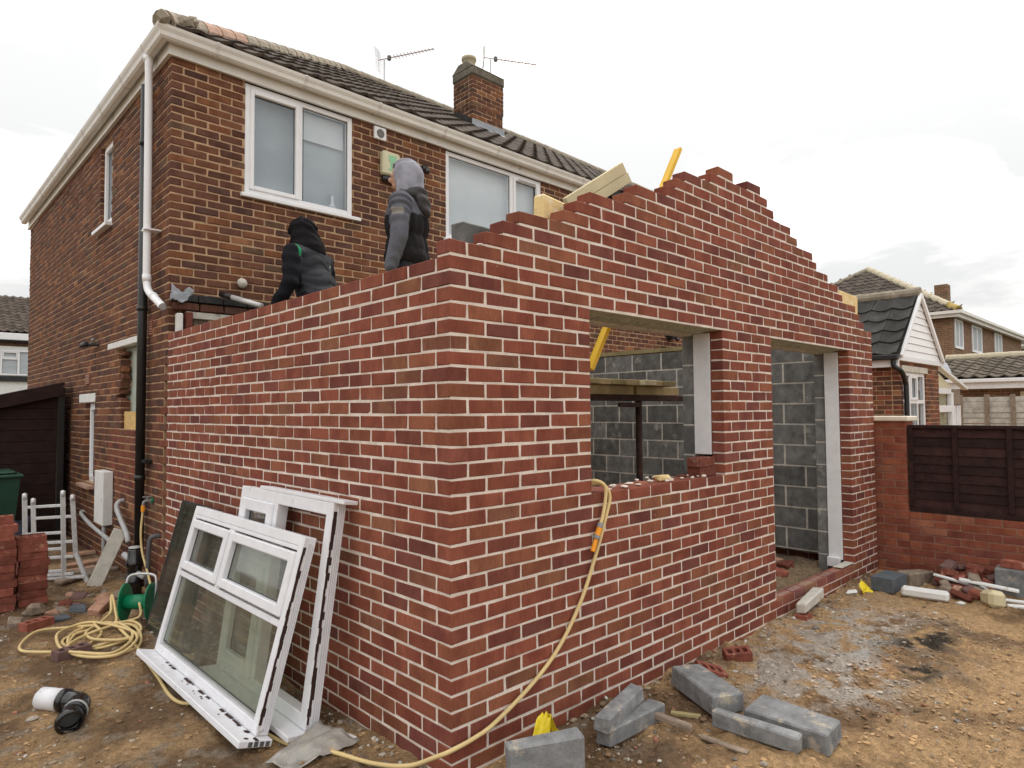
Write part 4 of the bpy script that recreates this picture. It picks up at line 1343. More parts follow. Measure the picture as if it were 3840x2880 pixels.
MB().cbox(13.0, 13.5, 0.88, 0.96, 1.72, 2.02, 0.006).build('dark_box', 'timber_old', po)
MB().cbox(13.02, 13.10, 0.88, 0.95, 0, 1.70, 0.004).cbox(13.25, 13.32, 0.88, 0.95, 0, 1.70, 0.004).cbox(13.42, 13.50, 0.88, 0.95, 0, 1.70, 0.004).build('door_frame', 'upvc', po)
MB().box(13.1, 13.42, 0.92, 0.93, 0, 1.70).build('door_pane', 'glass', po)

# pale fence farther along
MAT['pale_board'] = simple('pale_weathered_board', (0.52, 0.50, 0.45), 0.9, 0.4, 7, 0.4, 0.1)
pf = thing_at('pale_fence', 'weathered pale grey horizontal board fence behind the dark panel', 'fence', (15, 0.4, 0))
for k in range(13):
    z = 0.4 + k * 0.115
    MB().cbox(15.0, 15.018, -1.6, 1.25, z, z + 0.108 + random.uniform(-0.01, 0.004), 0.004, None, None, 0.004).build('board', 'pale_board', pf)
for y in (1.2, 0.72, 0.28, -0.3, -1.2):
    MB().cbox(14.94, 14.998, y - 0.04, y + 0.04, 0, 1.93, 0.005).build('post', 'timber_old', pf)

# ================================================================ far houses
def far_window(parent, a, b, z0, z1, y):
    o = MB().cbox(a, a + 0.09, y - 0.05, y - 0.003, z0, z1, 0.005).cbox(b - 0.09, b, y - 0.05, y - 0.003, z0, z1, 0.005).cbox(a + 0.091, b - 0.091, y - 0.049, y - 0.004, z0, z0 + 0.09, 0.005).cbox(a + 0.091, b - 0.091, y - 0.049, y - 0.004, z1 - 0.09, z1, 0.005).cbox((a + b) / 2 - 0.04, (a + b) / 2 + 0.04, y - 0.048, y - 0.004, z0 + 0.091, z1 - 0.091, 0.004).build('window', 'upvc', parent)
    MB().box(a + 0.09, b - 0.09, y - 0.02, y - 0.012, z0 + 0.09, z1 - 0.09).build('pane', 'curtain', o)
def hip_house(name, label, x0, x1, y0, y1, ez, wins, tiles, mat, own):
    h = thing_at(name, label, 'house', ((x0 + x1) / 2, (y0 + y1) / 2, 0))
    MB().box(x0, x1, y0, y1, -0.1, ez).build('wall', 'far_brick', h)
    d = 0.3
    half = (y1 - y0) / 2 + d
    rz = ez + 0.1 + half * T
    ym = (y0 + y1) / 2
    rf = MB().add([(x0 - d, y0 - d, ez + 0.1), (x1 + d, y0 - d, ez + 0.1), (x1 + d, y1 + d, ez + 0.1), (x0 - d, y1 + d, ez + 0.1), (x0 - d + half, ym, rz), (x1 + d - half, ym, rz)],
                  [(0, 1, 5, 4), (1, 2, 5), (2, 3, 4, 5), (3, 0, 4)]).build('roof', mat, h)
    MB().box(x0 - d, x1 + d, y0 - d, y0 - d + 0.03, ez - 0.12, ez + 0.12).box(x0 - d, x0 - d + 0.03, y0 - d + 0.03, y1 + d, ez - 0.12, ez + 0.12).box(x0 - 0.27, x1 + 0.27, y0 - 0.269, y0, ez - 0.05, ez - 0.03).build('fascia', 'eaves', h)
    MB().box(x0 - d - 0.11, x1 + d, y0 - d - 0.11, y0 - d - 0.002, ez + 0.0, ez + 0.11).box(x0 - d - 0.11, x0 - d - 0.002, y0 - d, y1 + d, ez + 0.0, ez + 0.11).build('gutter', 'eaves', h)
    if tiles:
        v = Vector((math.cos(TH), 0, math.sin(TH)))
        roof_tiles(rf, (x0 - d - 0.05, y1 + d, ez + 0.10), (0, -1, 0), v, y1 - y0 + 2 * d, int(half / math.cos(TH) / 0.34), 0.34, 0.30,
                   lambda p: (p.x - x0 + d) < (p.y - y0 + d) + 0.1 and (p.x - x0 + d) < (y1 + d - p.y) + 0.1, mat, own, amp=0.05)
        cap_run((x0 - d, y0 - d, ez + 0.12), (x0 - d + half, ym, rz + 0.03), 12, ['wrap_lichen', 'pot'], 0.14, rf)
        cap_run((x0 - d, y1 + d, ez + 0.12), (x0 - d + half, ym, rz + 0.03), 10, ['hip_tile'], 0.12, rf)
    for (a, b, c, e) in wins:
        far_window(h, a, b, c, e, y0)
    return h
MAT['wrap_lichen'] = simple('yellow_lichen_tile', (0.42, 0.31, 0.10), 0.9, 0.3, 3)
h2 = hip_house('brick_house', 'brown brick house with hipped roof and tan ridge tiles beyond the white gable', 26.3, 40.0, 3.8, 11.8, 5.05, [(26.65, 27.85, 3.85, 4.95), (29.3, 31.0, 3.85, 4.95), (33.5, 35, 3.85, 4.95)], True, 'tile', 230)
MB().box(32.2, 32.75, 5.2, 5.7, 5.5, 7.15).build('chimney', 'far_brick', h2)
MB().add([(27.2, 8.9, 5.86), (27.2, 8.3, 5.86), (27.75, 8.3, 6.21), (27.75, 8.9, 6.21)], [(0, 1, 2, 3)]).build('rooflight', 'glass', h2)
h3 = hip_house('brick_house', 'farthest brick house with white windows at the edge of view', 42.0, 70.0, 4.0, 12.0, 4.85, [(42.6, 44.2, 3.5, 4.6), (46.5, 48.5, 3.5, 4.6), (51, 53, 3.5, 4.6), (56, 58, 3.5, 4.6)], False, 'tile', 0)
gh = thing_at('garage', 'low brick outbuilding with lichened tile roof and white fascia behind the pale fence', 'building', (20, 0, 0))
MB().box(18.3, 24, -4.0, 2.6, -0.1, 2.3).build('wall', 'far_brick', gh)
gr_ = MB().add([(17.95, -4.2, 2.38), (17.95, 2.7, 2.38), (20.6, 2.7, 3.02), (20.6, -4.2, 3.02), (24, -4.2, 2.3), (24, 2.7, 2.3)], [(0, 3, 2, 1), (3, 4, 5, 2), (0, 4, 3), (1, 2, 5)]).build('roof', 'tile_pale', gh)
v = Vector((2.65, 0, 0.64)).normalized()
roof_tiles(gr_, (17.93, 2.7, 2.39), (0, -1, 0), v, 6.9, 8, 0.34, 0.30, lambda p: True, 'tile_pale', 200, amp=0.05)
cap_run((20.6, 2.7, 3.07), (20.6, -4.2, 3.07), 14, ['pot'], 0.12, gr_)
MB().cbox(17.90, 17.96, -4.2, 2.7, 2.12, 2.37, 0.01).build('fascia', 'upvc', gh)
MB().cbox(17.80, 17.90, -4.2, 2.7, 2.28, 2.37, 0.01).build('gutter', 'upvc', gh)
MB().cbox(18.26, 18.30, 0.35, 0.65, 1.82, 2.05, 0.005).build('vent', 'cream', gh)
MB().add([(17.6, 2.5, 2.75), (18.2, 2.0, 2.45), (18.9, 2.3, 2.85), (18.5, 2.75, 3.1)], [(0, 1, 2, 3)]).build('lead_valley', 'lead', gh)

# house across the road at the far end of the side passage
h4 = thing_at('white_fronted_house', 'distant house with grey tile roof and white window beyond the side passage', 'house', (0, 38, 0))
MB().box(-14, 7, 35.2, 43, -0.1, 5.1).build('wall', 'far_brick', h4)
fr_ = MB().add([(-14.5, 34.8, 5.35), (7.5, 34.8, 5.35), (3.0, 38.8, 7.55), (-10, 38.8, 7.55), (7.5, 43.4, 5.35), (-14.5, 43.4, 5.35)], [(0, 1, 2, 3), (1, 4, 2), (3, 2, 4, 5), (0, 3, 5)]).build('roof', 'tile', h4)
v = Vector((0, 4.0, 2.2)).normalized()
roof_tiles(fr_, (-4.0, 34.75, 5.37), (1, 0, 0), v, 11.5, 13, 0.345, 0.31, lambda p: p.x < 7.4 - (p.y - 34.8) * 1.1, 'tile', 150, amp=0.06)
MB().cbox(-14.5, 7.5, 34.7, 34.82, 5.02, 5.33, 0.02).build('fascia', 'upvc', h4)
MB().box(-14.4, 7.4, 34.83, 35.19, 4.93, 5.0).build('soffit', 'felt', h4)
MB().box(-3, 6.9, 35.02, 35.19, 2.2, 4.75).build('render_panel', 'paint_white', h4)
for (a, b) in ((0.55, 1.95), (1.96, 3.4)):
    f = window_parts(h4, b - a, 1.15, [(0.08, 0.62, 0.08, 0.72, False, True), (0.08, 0.62, 0.80, 1.07, True, True), (0.72, b - a - 0.08, 0.08, 1.07, False, True)], fw_=0.07, bars=((0.63, 0.71, 0.071, 1.079), (0.071, 0.629, 0.72, 0.80)), frame_obj='window')
    f.matrix_parent_inverse = Matrix.Identity(4)
    f.location = (a, 34.93 - 38, 3.42)
    MB().box(0.03, b - a - 0.03, 0.075, 0.078, 0.03, 1.12).build('net_curtain', 'curtain_pale', f)
MB().box(-14, 7, 34.9, 35.1, 3.15, 3.38).build('sill_band', 'felt', h4)

# dark stained shed closing the side passage
sh = thing_at('garden_shed', 'dark brown timber shed standing in the side passage', 'shed', (-1.6, 9.0, 0))
def shed_top(x):
    return 2.03 + (x + 0.14) * 0.26
for k in range(14):
    z = k * 0.145
    xl, xr = -3.0, -0.16
    xs_ = max(xl, (z + 0.14 - 2.03) / 0.26 - 0.14)
    if xs_ > xr - 0.1:
        continue
    MB().cbox(xs_, xr, 8.30, 8.33, z, z + 0.142, 0.004).build('board', 'shed', sh)
MB().add([(-3.0, 8.336, 0), (-0.16, 8.336, 0), (-0.16, 8.336, shed_top(-0.16) - 0.004), (-3.0, 8.336, shed_top(-3.0) - 0.004)], [(0, 1, 2, 3)]).build('light_stop_backing', 'shed', sh)  # unseen sheet added to stop light leaking past the boards
MB().cbox(-0.155, -0.08, 8.27, 8.37, 0, 2.02, 0.004).build('dark_gap_strip', 'black', sh)  # black strip standing in for the dark gap beside the house wall
m = MB()
m.add([(-3.1, 8.2, shed_top(-3.1)), (-0.10, 8.2, shed_top(-0.10)), (-0.10, 8.2, shed_top(-0.10) + 0.05), (-3.1, 8.2, shed_top(-3.1) + 0.05), (-3.1, 10.6, shed_top(-3.1)), (-0.10, 10.6, shed_top(-0.10)), (-0.10, 10.6, shed_top(-0.10) + 0.05), (-3.1, 10.6, shed_top(-3.1) + 0.05)],
      [(0, 1, 2, 3), (7, 6, 5, 4), (0, 4, 5, 1), (1, 5, 6, 2), (2, 6, 7, 3), (3, 7, 4, 0)])
m.build('roof', 'shed', sh)
MB().box(-0.16, -0.13, 8.4, 10.5, 0, 2.0).box(-3.0, -2.97, 8.4, 10.5, 0, 1.25).build('side', 'shed', sh)
beam((-3.05, 8.19, shed_top(-3.05) - 0.06), (-0.11, 8.19, shed_top(-0.11) - 0.06), 0.02, 0.12, 'fascia_board', 'shed', sh)

# ================================================================ television aerials
def aerial(label, mast0, mast1, boom1, n, parent_label):
    a = thing_at('television_aerial', label, 'aerial', mast0, 'rooftop aerials')
    m0, m1, b1 = Vector(mast0), Vector(mast1), Vector(boom1)
    MB().tube([m0, m1], 0.016, 8).build('mast', 'alu', a)
    d = (b1 - m1).normalized()
    s0 = m1 - d * 0.12
    MB().tube([s0, b1], 0.010, 6).build('boom', 'rose_metal', a)
    side = d.cross(Vector((0, 0, 1))).normalized()
    up = side.cross(d)
    for k in range(n):
        p = m1 + d * (0.18 + (b1 - m1).length * (k + 0.5) / n * 0.83)
        L = 0.085 - 0.03 * k / n
        MB().tube([p - side * L, p + side * L], 0.005, 5).build('element', 'rose_metal', a)
    m = MB()
    for sd in (-1, 1):
        for q in range(5):
            c = s0 + up * sd * (0.03 + q * 0.045) - d * (0.02 * q * 0.2)
            m.tube([c - side * 0.14, c + side * 0.14], 0.004, 5)
        m.tube([s0, s0 + up * sd * 0.22], 0.005, 5)
    m.build('reflector', 'alu', a)
    MB().cbox(-0.03, 0.03, -0.03, 0.03, -0.045, 0.045, 0.008, Matrix.Translation(m1 + d * 0.1)).build('dipole_box', 'vent_grey', a)
MAT['rose_metal'] = simple('weathered_pink_metal', (0.42, 0.25, 0.24), 0.6, 0.2)
aerial('television aerial on thin mast rising from the roof ridge left of the chimney', (4.88, 8.12, RZ + 0.1), (4.88, 8.12, 8.36), (5.42, 7.28, 8.42), 12, '')
aerial('television aerial mounted behind the brick chimney stack', (6.24, 6.62, 7.3), (6.24, 6.62, 8.28), (6.98, 6.14, 8.24), 11, '')
# ================================================================ old windows leaning on the side wall
wf = thing('window_unit', 'old white plastic window with two top lights leaning in front on its sill', 'window', (-0.505, 2.605, 0.055), (R(-15.5), 0, R(-90)), 'removed windows leaning on the side wall')
Wd, Hd = 1.675, 0.985
mx = 0.72
zt_, zb_ = 0.565, 0.51           # transom
top = Hd - 0.06
window_parts(wf, Wd, Hd, [(0.05, mx - 0.015, zt_ - 0.005, top - 0.03, True, True), (mx + 0.015, Wd - 0.05, zt_ - 0.005, top - 0.03, True, True), (0.05, Wd - 0.05, 0.075, zb_, False, True)],
             bars=((mx - 0.04, mx + 0.04, zt_ - 0.02, top - 0.02), (0.056, Wd - 0.056, zb_, zt_ - 0.021), (0.056, Wd - 0.056, top - 0.019, Hd - 0.056)), mat='upvc_dirty', glass='glass_loose', sash_w=0.056)
MB().cbox(-0.03, Wd + 0.05, -0.10, 0.075, -0.036, -0.002, 0.004).build('sill', 'upvc_dirty', wf)
m = MB()
for k in range(26):
    x = random.uniform(0.3, 1.7)
    x += 0.0
    m.cbox(x, x + random.uniform(0.015, 0.05), -0.012 - random.uniform(0, 0.012), -0.004, -0.0015, 0.003, 0.001, None, None, 0.002)
    if k % 3 == 0:
        stone(m, x, -0.03 - random.uniform(0, 0.03), 0.0, random.uniform(0.005, 0.012), None, 0.4)
m.build('dried_sealant', 'sealant', wf, kind='stuff')
m = MB()
for k in range(22):
    z = 0.05 + k * 0.04
    m.cbox(Wd + 0.0005, Wd + 0.003, 0.0 + random.uniform(0, 0.006), 0.014 + random.uniform(0, 0.014), z, z + 0.0405, 0.0008)
m.build('sealant_strip', 'sealant', wf)
m = MB()
for k in range(4):
    m.cbox(Wd + 0.0002, Wd + 0.005, 0.026 + k * 0.011, 0.033 + k * 0.011, 0.02, Hd - 0.03, 0.0012)
m.build('frame_ribs', 'upvc_dirty', wf)
m = MB()
for k in range(4):
    m.cbox(Wd + 0.048, Wd + 0.0515, -0.05 + k * 0.03, -0.028 + k * 0.03, -0.032, -0.008, 0.001)
m.build('sill_end_chambers', 'hollow_dark', wf)  # dark patches stand in for shade in the sill's hollow chambers

w2 = thing('window_unit', 'taller white plastic window with an unglazed side leaning behind the first', 'window', (-0.285, 2.075, 0.035), (R(-8.0), 0, R(-90)), 'removed windows leaning on the side wall')
Wd, Hd = 1.235, 1.155
mx = 0.53
window_parts(w2, Wd, Hd, [(0.05, mx - 0.01, 0.06, 0.70, True, True), (0.05, mx - 0.01, 0.74, Hd - 0.07, True, True)], bars=((mx - 0.035, mx + 0.035, 0.056, Hd - 0.056), (0.056, mx - 0.036, 0.69, 0.75)), mat='upvc_dirty', glass='glass_loose', sash_w=0.075, fw_=0.07, depth=0.075)
MB().cbox(-0.03, Wd + 0.02, -0.10, 0.075, -0.032, -0.002, 0.004).build('sill', 'upvc_dirty', w2)
MB().cbox(0.28, Wd + 0.10, 0.0, 0.085, Hd + 0.001, Hd + 0.022, 0.003).build('head_trim', 'upvc_dirty', w2)
m = MB()
for k in range(27):
    z = 0.03 + k * 0.04
    m.cbox(Wd + 0.0005, Wd + 0.003, 0.0 + random.uniform(0, 0.006), 0.014 + random.uniform(0, 0.016), z, z + 0.0405, 0.0008)
m.build('sealant_strip', 'sealant', w2)
m = MB()
for k in range(4):
    m.cbox(Wd + 0.0002, Wd + 0.005, 0.028 + k * 0.012, 0.036 + k * 0.012, 0.02, Hd - 0.02, 0.0012)
m.build('frame_ribs', 'upvc_dirty', w2)

gs = thing('glass_unit', 'dark sealed glass pane leaning on the brickwork behind the windows', 'glass pane', (-0.375, 3.30, -0.01), (R(-15.0), 0, R(-90)))
MB().box(0.012, 0.76, -0.004, 0.0, 0.012, 1.0).build('pane', 'glass_dark', gs)
MB().box(0.012, 0.76, 0.016, 0.02, 0.012, 1.0).build('pane', 'glass_dark', gs)
MB().cbox(0, 0.012, -0.006, 0.022, 0, 1.012, 0.002).cbox(0.76, 0.772, -0.006, 0.022, 0, 1.012, 0.002).cbox(0.0125, 0.7595, -0.0055, 0.0215, 0, 0.012, 0.002).cbox(0.0125, 0.7595, -0.0055, 0.0215, 1.0, 1.012, 0.002).build('edge_spacer', 'felt', gs)

# ================================================================ hoses and reel
def gp(x, y, h=0.012):
    return (x, y, gz(x, y) + h)
coil = []
random.seed(3)
loops = [(-0.62, 3.42, 0.22, 0.36), (-0.64, 3.40, 0.24, 0.30), (-0.66, 3.28, 0.20, 0.50), (-0.88, 3.52, 0.26, 0.34), (-0.58, 3.36, 0.17, 0.33), (-0.70, 3.08, 0.20, 0.36), (-0.72, 3.28, 0.22, 0.52)]
ang = 1.2
for n_, (cx, cy, rx, ry) in enumerate(loops):
    for q in range(9):
        a_ = ang + q * 2 * math.pi / 9
        x, y = cx + rx * math.cos(a_) * random.uniform(0.9, 1.08), cy + ry * math.sin(a_) * random.uniform(0.92, 1.06)
        lift = 0.012 + 0.006 * n_ + (0.02 * random.random() if q % 4 == 0 else 0)
        if n_ == 3 and q == 3:
            lift = 0.02
        coil.append((x, y, gz(x, y) + lift))
lift_loop = [(-0.60, 3.62, 0.02), (-0.50, 3.80, 0.05), (-0.47, 3.92, 0.12), (-0.455, 3.95, 0.15), (-0.46, 3.84, 0.07), (-0.50, 3.62, 0.02)]
path = [(-0.34, 3.60, 0.14), (-0.36, 3.56, 0.03)] + lift_loop + coil
path += [gp(-0.545, 2.90, 0.03), gp(-0.555, 2.62), gp(-0.577, 2.25), gp(-0.605, 1.93), gp(-0.59, 1.76), gp(-0.54, 1.60), gp(-0.44, 1.2), gp(-0.36, 0.86), gp(-0.27, 0.58)]
path += [(-0.19, 0.36, 0.022), (-0.125, 0.16, 0.06), (-0.065, 0.03, 0.125), (-0.022, -0.028, 0.158), (0.12, -0.03, 0.17), (0.255, -0.022, 0.194), (0.51, -0.020, 0.302), (0.711, -0.020, 0.436), (0.887, -0.020, 0.636), (1.029, -0.020, 0.887), (1.12, -0.018, 1.08), (1.150, -0.018, 1.16), (1.135, -0.010, 1.215), (1.105, 0.03, 1.245), (1.07, 0.12, 1.225), (1.04, 0.25, 1.225)]
hs = thing_at('garden_hose', 'yellow hose coiled by the reel, running round the corner up to the window sill', 'hose', (-0.6, 3.3, 0))
MB().tube(smooth_path(path, 5), 0.0105, 8).build('hose_pipe', 'hose', hs, smooth=True)
tail = [(1.03, 0.25, 1.235), (1.02, 0.10, 1.235), (1.055, 0.02, 1.265), (1.105, -0.018, 1.235), (1.105, -0.022, 1.16), (1.075, -0.025, 1.07), (1.052, -0.027, 1.03)]
MB().tube(smooth_path(tail, 6), 0.0105, 8).build('hose_tail', 'hose', hs, smooth=True)
def along(a, b, t):
    return Vector(a).lerp(Vector(b), t)
A, B = (1.052, -0.028, 1.03), (0.975, -0.03, 0.885)
MB().tube([along(A, B, 0.0), along(A, B, 0.16)], 0.017, 12).tube([along(A, B, 0.44), along(A, B, 0.56)], 0.019, 12).build('connector_grip', 'grey_plastic', hs)
MB().tube([along(A, B, 0.165), along(A, B, 0.435)], 0.016, 12).tube([along(A, B, 0.565), along(A, B, 1.0)], [0.012, 0.013], 12).build('connector', 'orange', hs)
h2_ = thing_at('supply_hose', 'yellow hose hanging from the outside tap to the green reel', 'hose', (-0.1, 4.5, 0.4))
MB().tube(smooth_path([(-0.085, 4.52, 0.79), (-0.09, 4.52, 0.70), (-0.105, 4.50, 0.55), (-0.10, 4.47, 0.38), (-0.09, 4.36, 0.24), (-0.13, 4.10, 0.17), (-0.17, 3.92, 0.14), (-0.19, 3.80, 0.10), (-0.20, 3.70, 0.16)], 6), 0.0105, 8).build('hose_pipe', 'hose', h2_, smooth=True)
MB().tube([(-0.085, 4.52, 0.80), (-0.086, 4.52, 0.745)], 0.018, 12).build('connector', 'orange', h2_)
rl = thing('hose_reel', 'green plastic hose reel on a grey tube frame, nearly empty', 'hose reel', (-0.335, 3.665, gz(-0.335, 3.665)), (0, 0, R(-43)))
for x in (-0.105, 0.105):
    m = MB()
    prof = [(0.0, -0.008), (0.12, -0.008), (0.132, -0.004), (0.132, 0.004), (0.12, 0.008), (0.0, 0.008)]
    Mx = Matrix.Translation((x, 0, 0.185)) @ Matrix.Rotation(R(90), 4, 'Y') @ Matrix.Diagonal((1.15, 0.80, 1, 1))
    m.lathe(prof, 28, Mx)
    d_ = m.build('flange', 'green', rl, smooth=False)
    MB().cbox(x - 0.012, x + 0.012, -0.03, 0.03, 0.012, 0.06, 0.008).build('foot_bracket', 'green', rl)
MB().tube([(-0.1, 0, 0.185), (0.1, 0, 0.185)], 0.058, 22).build('drum', 'green', rl, smooth=True)
MB().tube([(-0.125, 0, 0.185), (-0.15, 0, 0.185)], 0.02, 12).tube([(-0.15, 0, 0.185), (-0.155, 0.0, 0.13)], 0.012, 8).build('crank', 'green', rl)
MB().tube(smooth_path([(-0.125, -0.11, 0.01), (-0.125, -0.03, 0.02), (-0.125, 0.02, 0.18), (-0.12, 0.05, 0.34), (-0.09, 0.065, 0.385), (0.0, 0.07, 0.395), (0.09, 0.065, 0.385), (0.12, 0.05, 0.34), (0.125, 0.02, 0.18), (0.125, -0.03, 0.02), (0.125, -0.11, 0.01), (0.05, -0.115, 0.01), (-0.05, -0.115, 0.01), (-0.115, -0.11, 0.01)], 5), 0.010, 8).build('frame', 'alu', rl, smooth=True)
MB().tube([(-0.12, 0.10, 0.012), (0.12, 0.10, 0.012)], 0.010, 8).build('rear_foot', 'alu', rl)

# ================================================================ soil pipe elbow
el = thing('pipe_bend', 'black drainage bend with a white socket lying on the mud', 'pipe fitting', (-1.12, 2.0, gz(-1.12, 2.0) + 0.058))
bend = smooth_path([(-0.02, 0.20, 0.0), (0.055, 0.085, 0.0), (0.075, 0.02, 0.005), (0.055, -0.06, 0.008), (0.02, -0.12, 0.008), (-0.012, -0.19, 0.012)], 6)
MB().tube(bend, 0.055, 22, caps=False).build('bend', 'black_gloss', el, smooth=True)
MB().tube([(0.035, 0.118, 0), (0.018, 0.142, 0)], 0.063, 22).build('socket_ring', 'black_gloss', el, smooth=True)
MB().tube([(0.033, -0.098, 0.008), (0.020, -0.122, 0.008)], 0.061, 22).build('socket_ring', 'black_gloss', el, smooth=True)
MB().tube([(0.016, 0.146, 0.0), (-0.062, 0.262, 0.0)], 0.060, 22).build('white_socket', 'upvc_dirty', el, smooth=True)
MB().tube([(0.038, -0.090, 0.009), (0.030, -0.104, 0.009)], 0.0625, 22).build('seal_ring', 'grey_pipe', el, smooth=True)
MB().lathe([(0.055, 0.0), (0.068, 0.004), (0.068, 0.03), (0.060, 0.034), (0.052, 0.034)], 22, Matrix.Translation((-0.012, -0.192, 0.012)) @ Matrix.Rotation(R(105), 4, 'X') @ Matrix.Rotation(R(0), 4, 'Z')).build('collar', 'black_gloss', el, smooth=True)
MB().lathe([(0.0, 0.0), (0.053, 0.0)], 22, Matrix.Translation((-0.005, -0.165, 0.010)) @ Matrix.Rotation(R(105), 4, 'X')).build('bore', 'hollow_dark', el)  # dark disc stands in for the shade inside the bend

# ================================================================ brick stacks
def loose_brick_mesh(mat, perf=True):
    m = MB()
    if perf:
        perforated(m, 0.215, 0.1025, 0.065, Matrix.Translation((-0.1075, -0.05125, 0)), None, 3)
    else:
        m.cbox(-0.1075, 0.1075, -0.05125, 0.05125, 0, 0.065, 0.003)
    return m.mesh('brick', mat)
LBP, LBS = loose_brick_mesh('brick_loose'), loose_brick_mesh('brick_loose', False)
LBD = loose_brick_mesh('brick_dark', True)
def put(me, name, label, cat, loc, rot=(0, 0, 0), group=None, scale=None):
    o = bpy.data.objects.new(name, me)
    COL.objects.link(o)
    o.location = loc
    o.rotation_euler = rot
    if scale:
        o.scale = scale
    return tag(o, label, cat, group)
random.seed(5)
SA = R(6)
for (bx, by, nl, lb, gp_) in ((-0.885, 4.86, 9, 'perforated red brick in the lower stack nearer the ladder', 'bricks of the lower stack'), (-1.125, 4.78, 12, 'perforated red brick in the taller stack at the edge of view', 'bricks of the taller stack')):
    z = gz(bx, by) - 0.01
    for l in range(nl):
        for r_ in range(2):
            yy = by + (0.055 if r_ else -0.055)
            if nl == 12 and l == 11 and r_ == 0:
                continue
            nth = ('bottom', 'second', 'third', 'fourth', 'fifth', 'sixth', 'seventh', 'eighth', 'ninth', 'tenth', 'eleventh', 'twelfth')[l]
            nth = 'topmost' if l == nl - 1 else nth
            lab = ('rear' if r_ else 'front') + ' red brick in the ' + nth + ' layer of the ' + ('lower stack nearer the ladder' if nl == 9 else 'taller stack at the edge of view')
            put(LBP if l >= nl - 2 else LBS, 'brick', lab, 'brick', (bx + random.uniform(-0.014, 0.014), yy + random.uniform(-0.006, 0.006), z + l * 0.0665), (0, 0, random.uniform(-0.07, 0.07)), gp_)

# ================================================================ ladder
ld = thing_at('folding_ladder', 'folded grey aluminium ladder standing behind the brick stacks', 'ladder', (-0.6, 5.65, 0))
def rail(a, b):
    beam(a, b, 0.026, 0.042, 'rail', 'alu', ld)
A0, B0, C0, D0 = (-0.80, 5.80, 0), (-0.735, 5.735, 0), (-0.525, 5.53, 0), (-0.455, 5.465, 0)
rail((A0[0], A0[1], 0.0), (-0.824, 5.80, 0.84))
rail((B0[0], B0[1], 0.0), (-0.761, 5.74, 0.79))
rail((C0[0], C0[1], 0.0), (-0.548, 5.53, 0.867))
rail((-0.443, 5.462, 0.28), (-0.477, 5.465, 0.824))
rail((-0.353, 5.368, gz(-0.353, 5.368)), (-0.443, 5.462, 0.28))
for (p, z) in (((-0.824, 5.80), 0.84), ((-0.761, 5.74), 0.79), ((-0.548, 5.53), 0.867), ((-0.477, 5.465), 0.824)):
    MB().lathe([(0, -0.018), (0.03, -0.018), (0.036, 0), (0.03, 0.018), (0, 0.018)], 12, Matrix.Translation((p[0], p[1], z)) @ Matrix.Rotation(R(90), 4, 'Y')).build('hinge', 'alu', ld, smooth=True)
def rung(a, b, z):
    beam((a[0], a[1], z), (b[0], b[1], z + 0.02), 0.028, 0.028, 'rung', 'alu', ld)
for z in (0.73, 0.46, 0.30, 0.08):
    rung(A0, C0, z)
for z in (0.62, 0.37, 0.22, 0.05):
    rung(B0, D0, z)
rung((-0.64, 5.66), (-0.37, 5.38), 0.02)
# plank
pk = thing('plank', 'pale grey concrete gravel board leaning against the plumbing by the ladder', 'board', (-0.335, 5.20, gz(-0.335, 5.2) - 0.01))
ax_ = Vector((0.225, 0.03, 0.50)).normalized()
nv_ = Vector((-0.35, -0.90, 0.16))
wd_ = nv_.cross(ax_).normalized()
nv_ = ax_.cross(wd_).normalized()
pk.matrix_world = Matrix.Translation(pk.location) @ Matrix((wd_, nv_, ax_)).transposed().to_4x4()
MB().cbox(-0.065, 0.065, -0.018, 0.018, 0, 0.58, 0.004, None, None, 0.001).build('board', 'concrete', pk)

# bin and sheet by the shed
bn = thing('wheelie_bin', 'dark green wheelie bin in the shade before the shed', 'bin', (-0.95, 7.55, 0))
m = MB()
lo_, hi_ = (0.20, 0.24), (0.27, 0.32)
m.add([(-lo_[0], -lo_[1], 0.03), (lo_[0], -lo_[1], 0.03), (lo_[0], lo_[1], 0.03), (-lo_[0], lo_[1], 0.03), (-hi_[0], -hi_[1], 0.92), (hi_[0], -hi_[1], 0.92), (hi_[0], hi_[1], 0.92), (-hi_[0], hi_[1], 0.92)], [(0, 3, 2, 1), (0, 1, 5, 4), (1, 2, 6, 5), (2, 3, 7, 6), (3, 0, 4, 7), (4, 5, 6, 7)])
m.build('body', 'bin', bn)
MB().cbox(-0.30, 0.30, -0.36, 0.36, 0.921, 0.96, 0.012).cbox(-0.24, 0.24, -0.29, 0.29, 0.961, 0.995, 0.02).build('lid', 'bin', bn)
MB().tube([(-0.25, 0.37, 0.90), (0.25, 0.37, 0.90)], 0.016, 8).build('handle', 'bin', bn)
for x in (-0.24, 0.24):
    MB().tube([(x - 0.02, 0.22, 0.10), (x + 0.02, 0.22, 0.10)], 0.10, 16).build('wheel', 'black', bn)
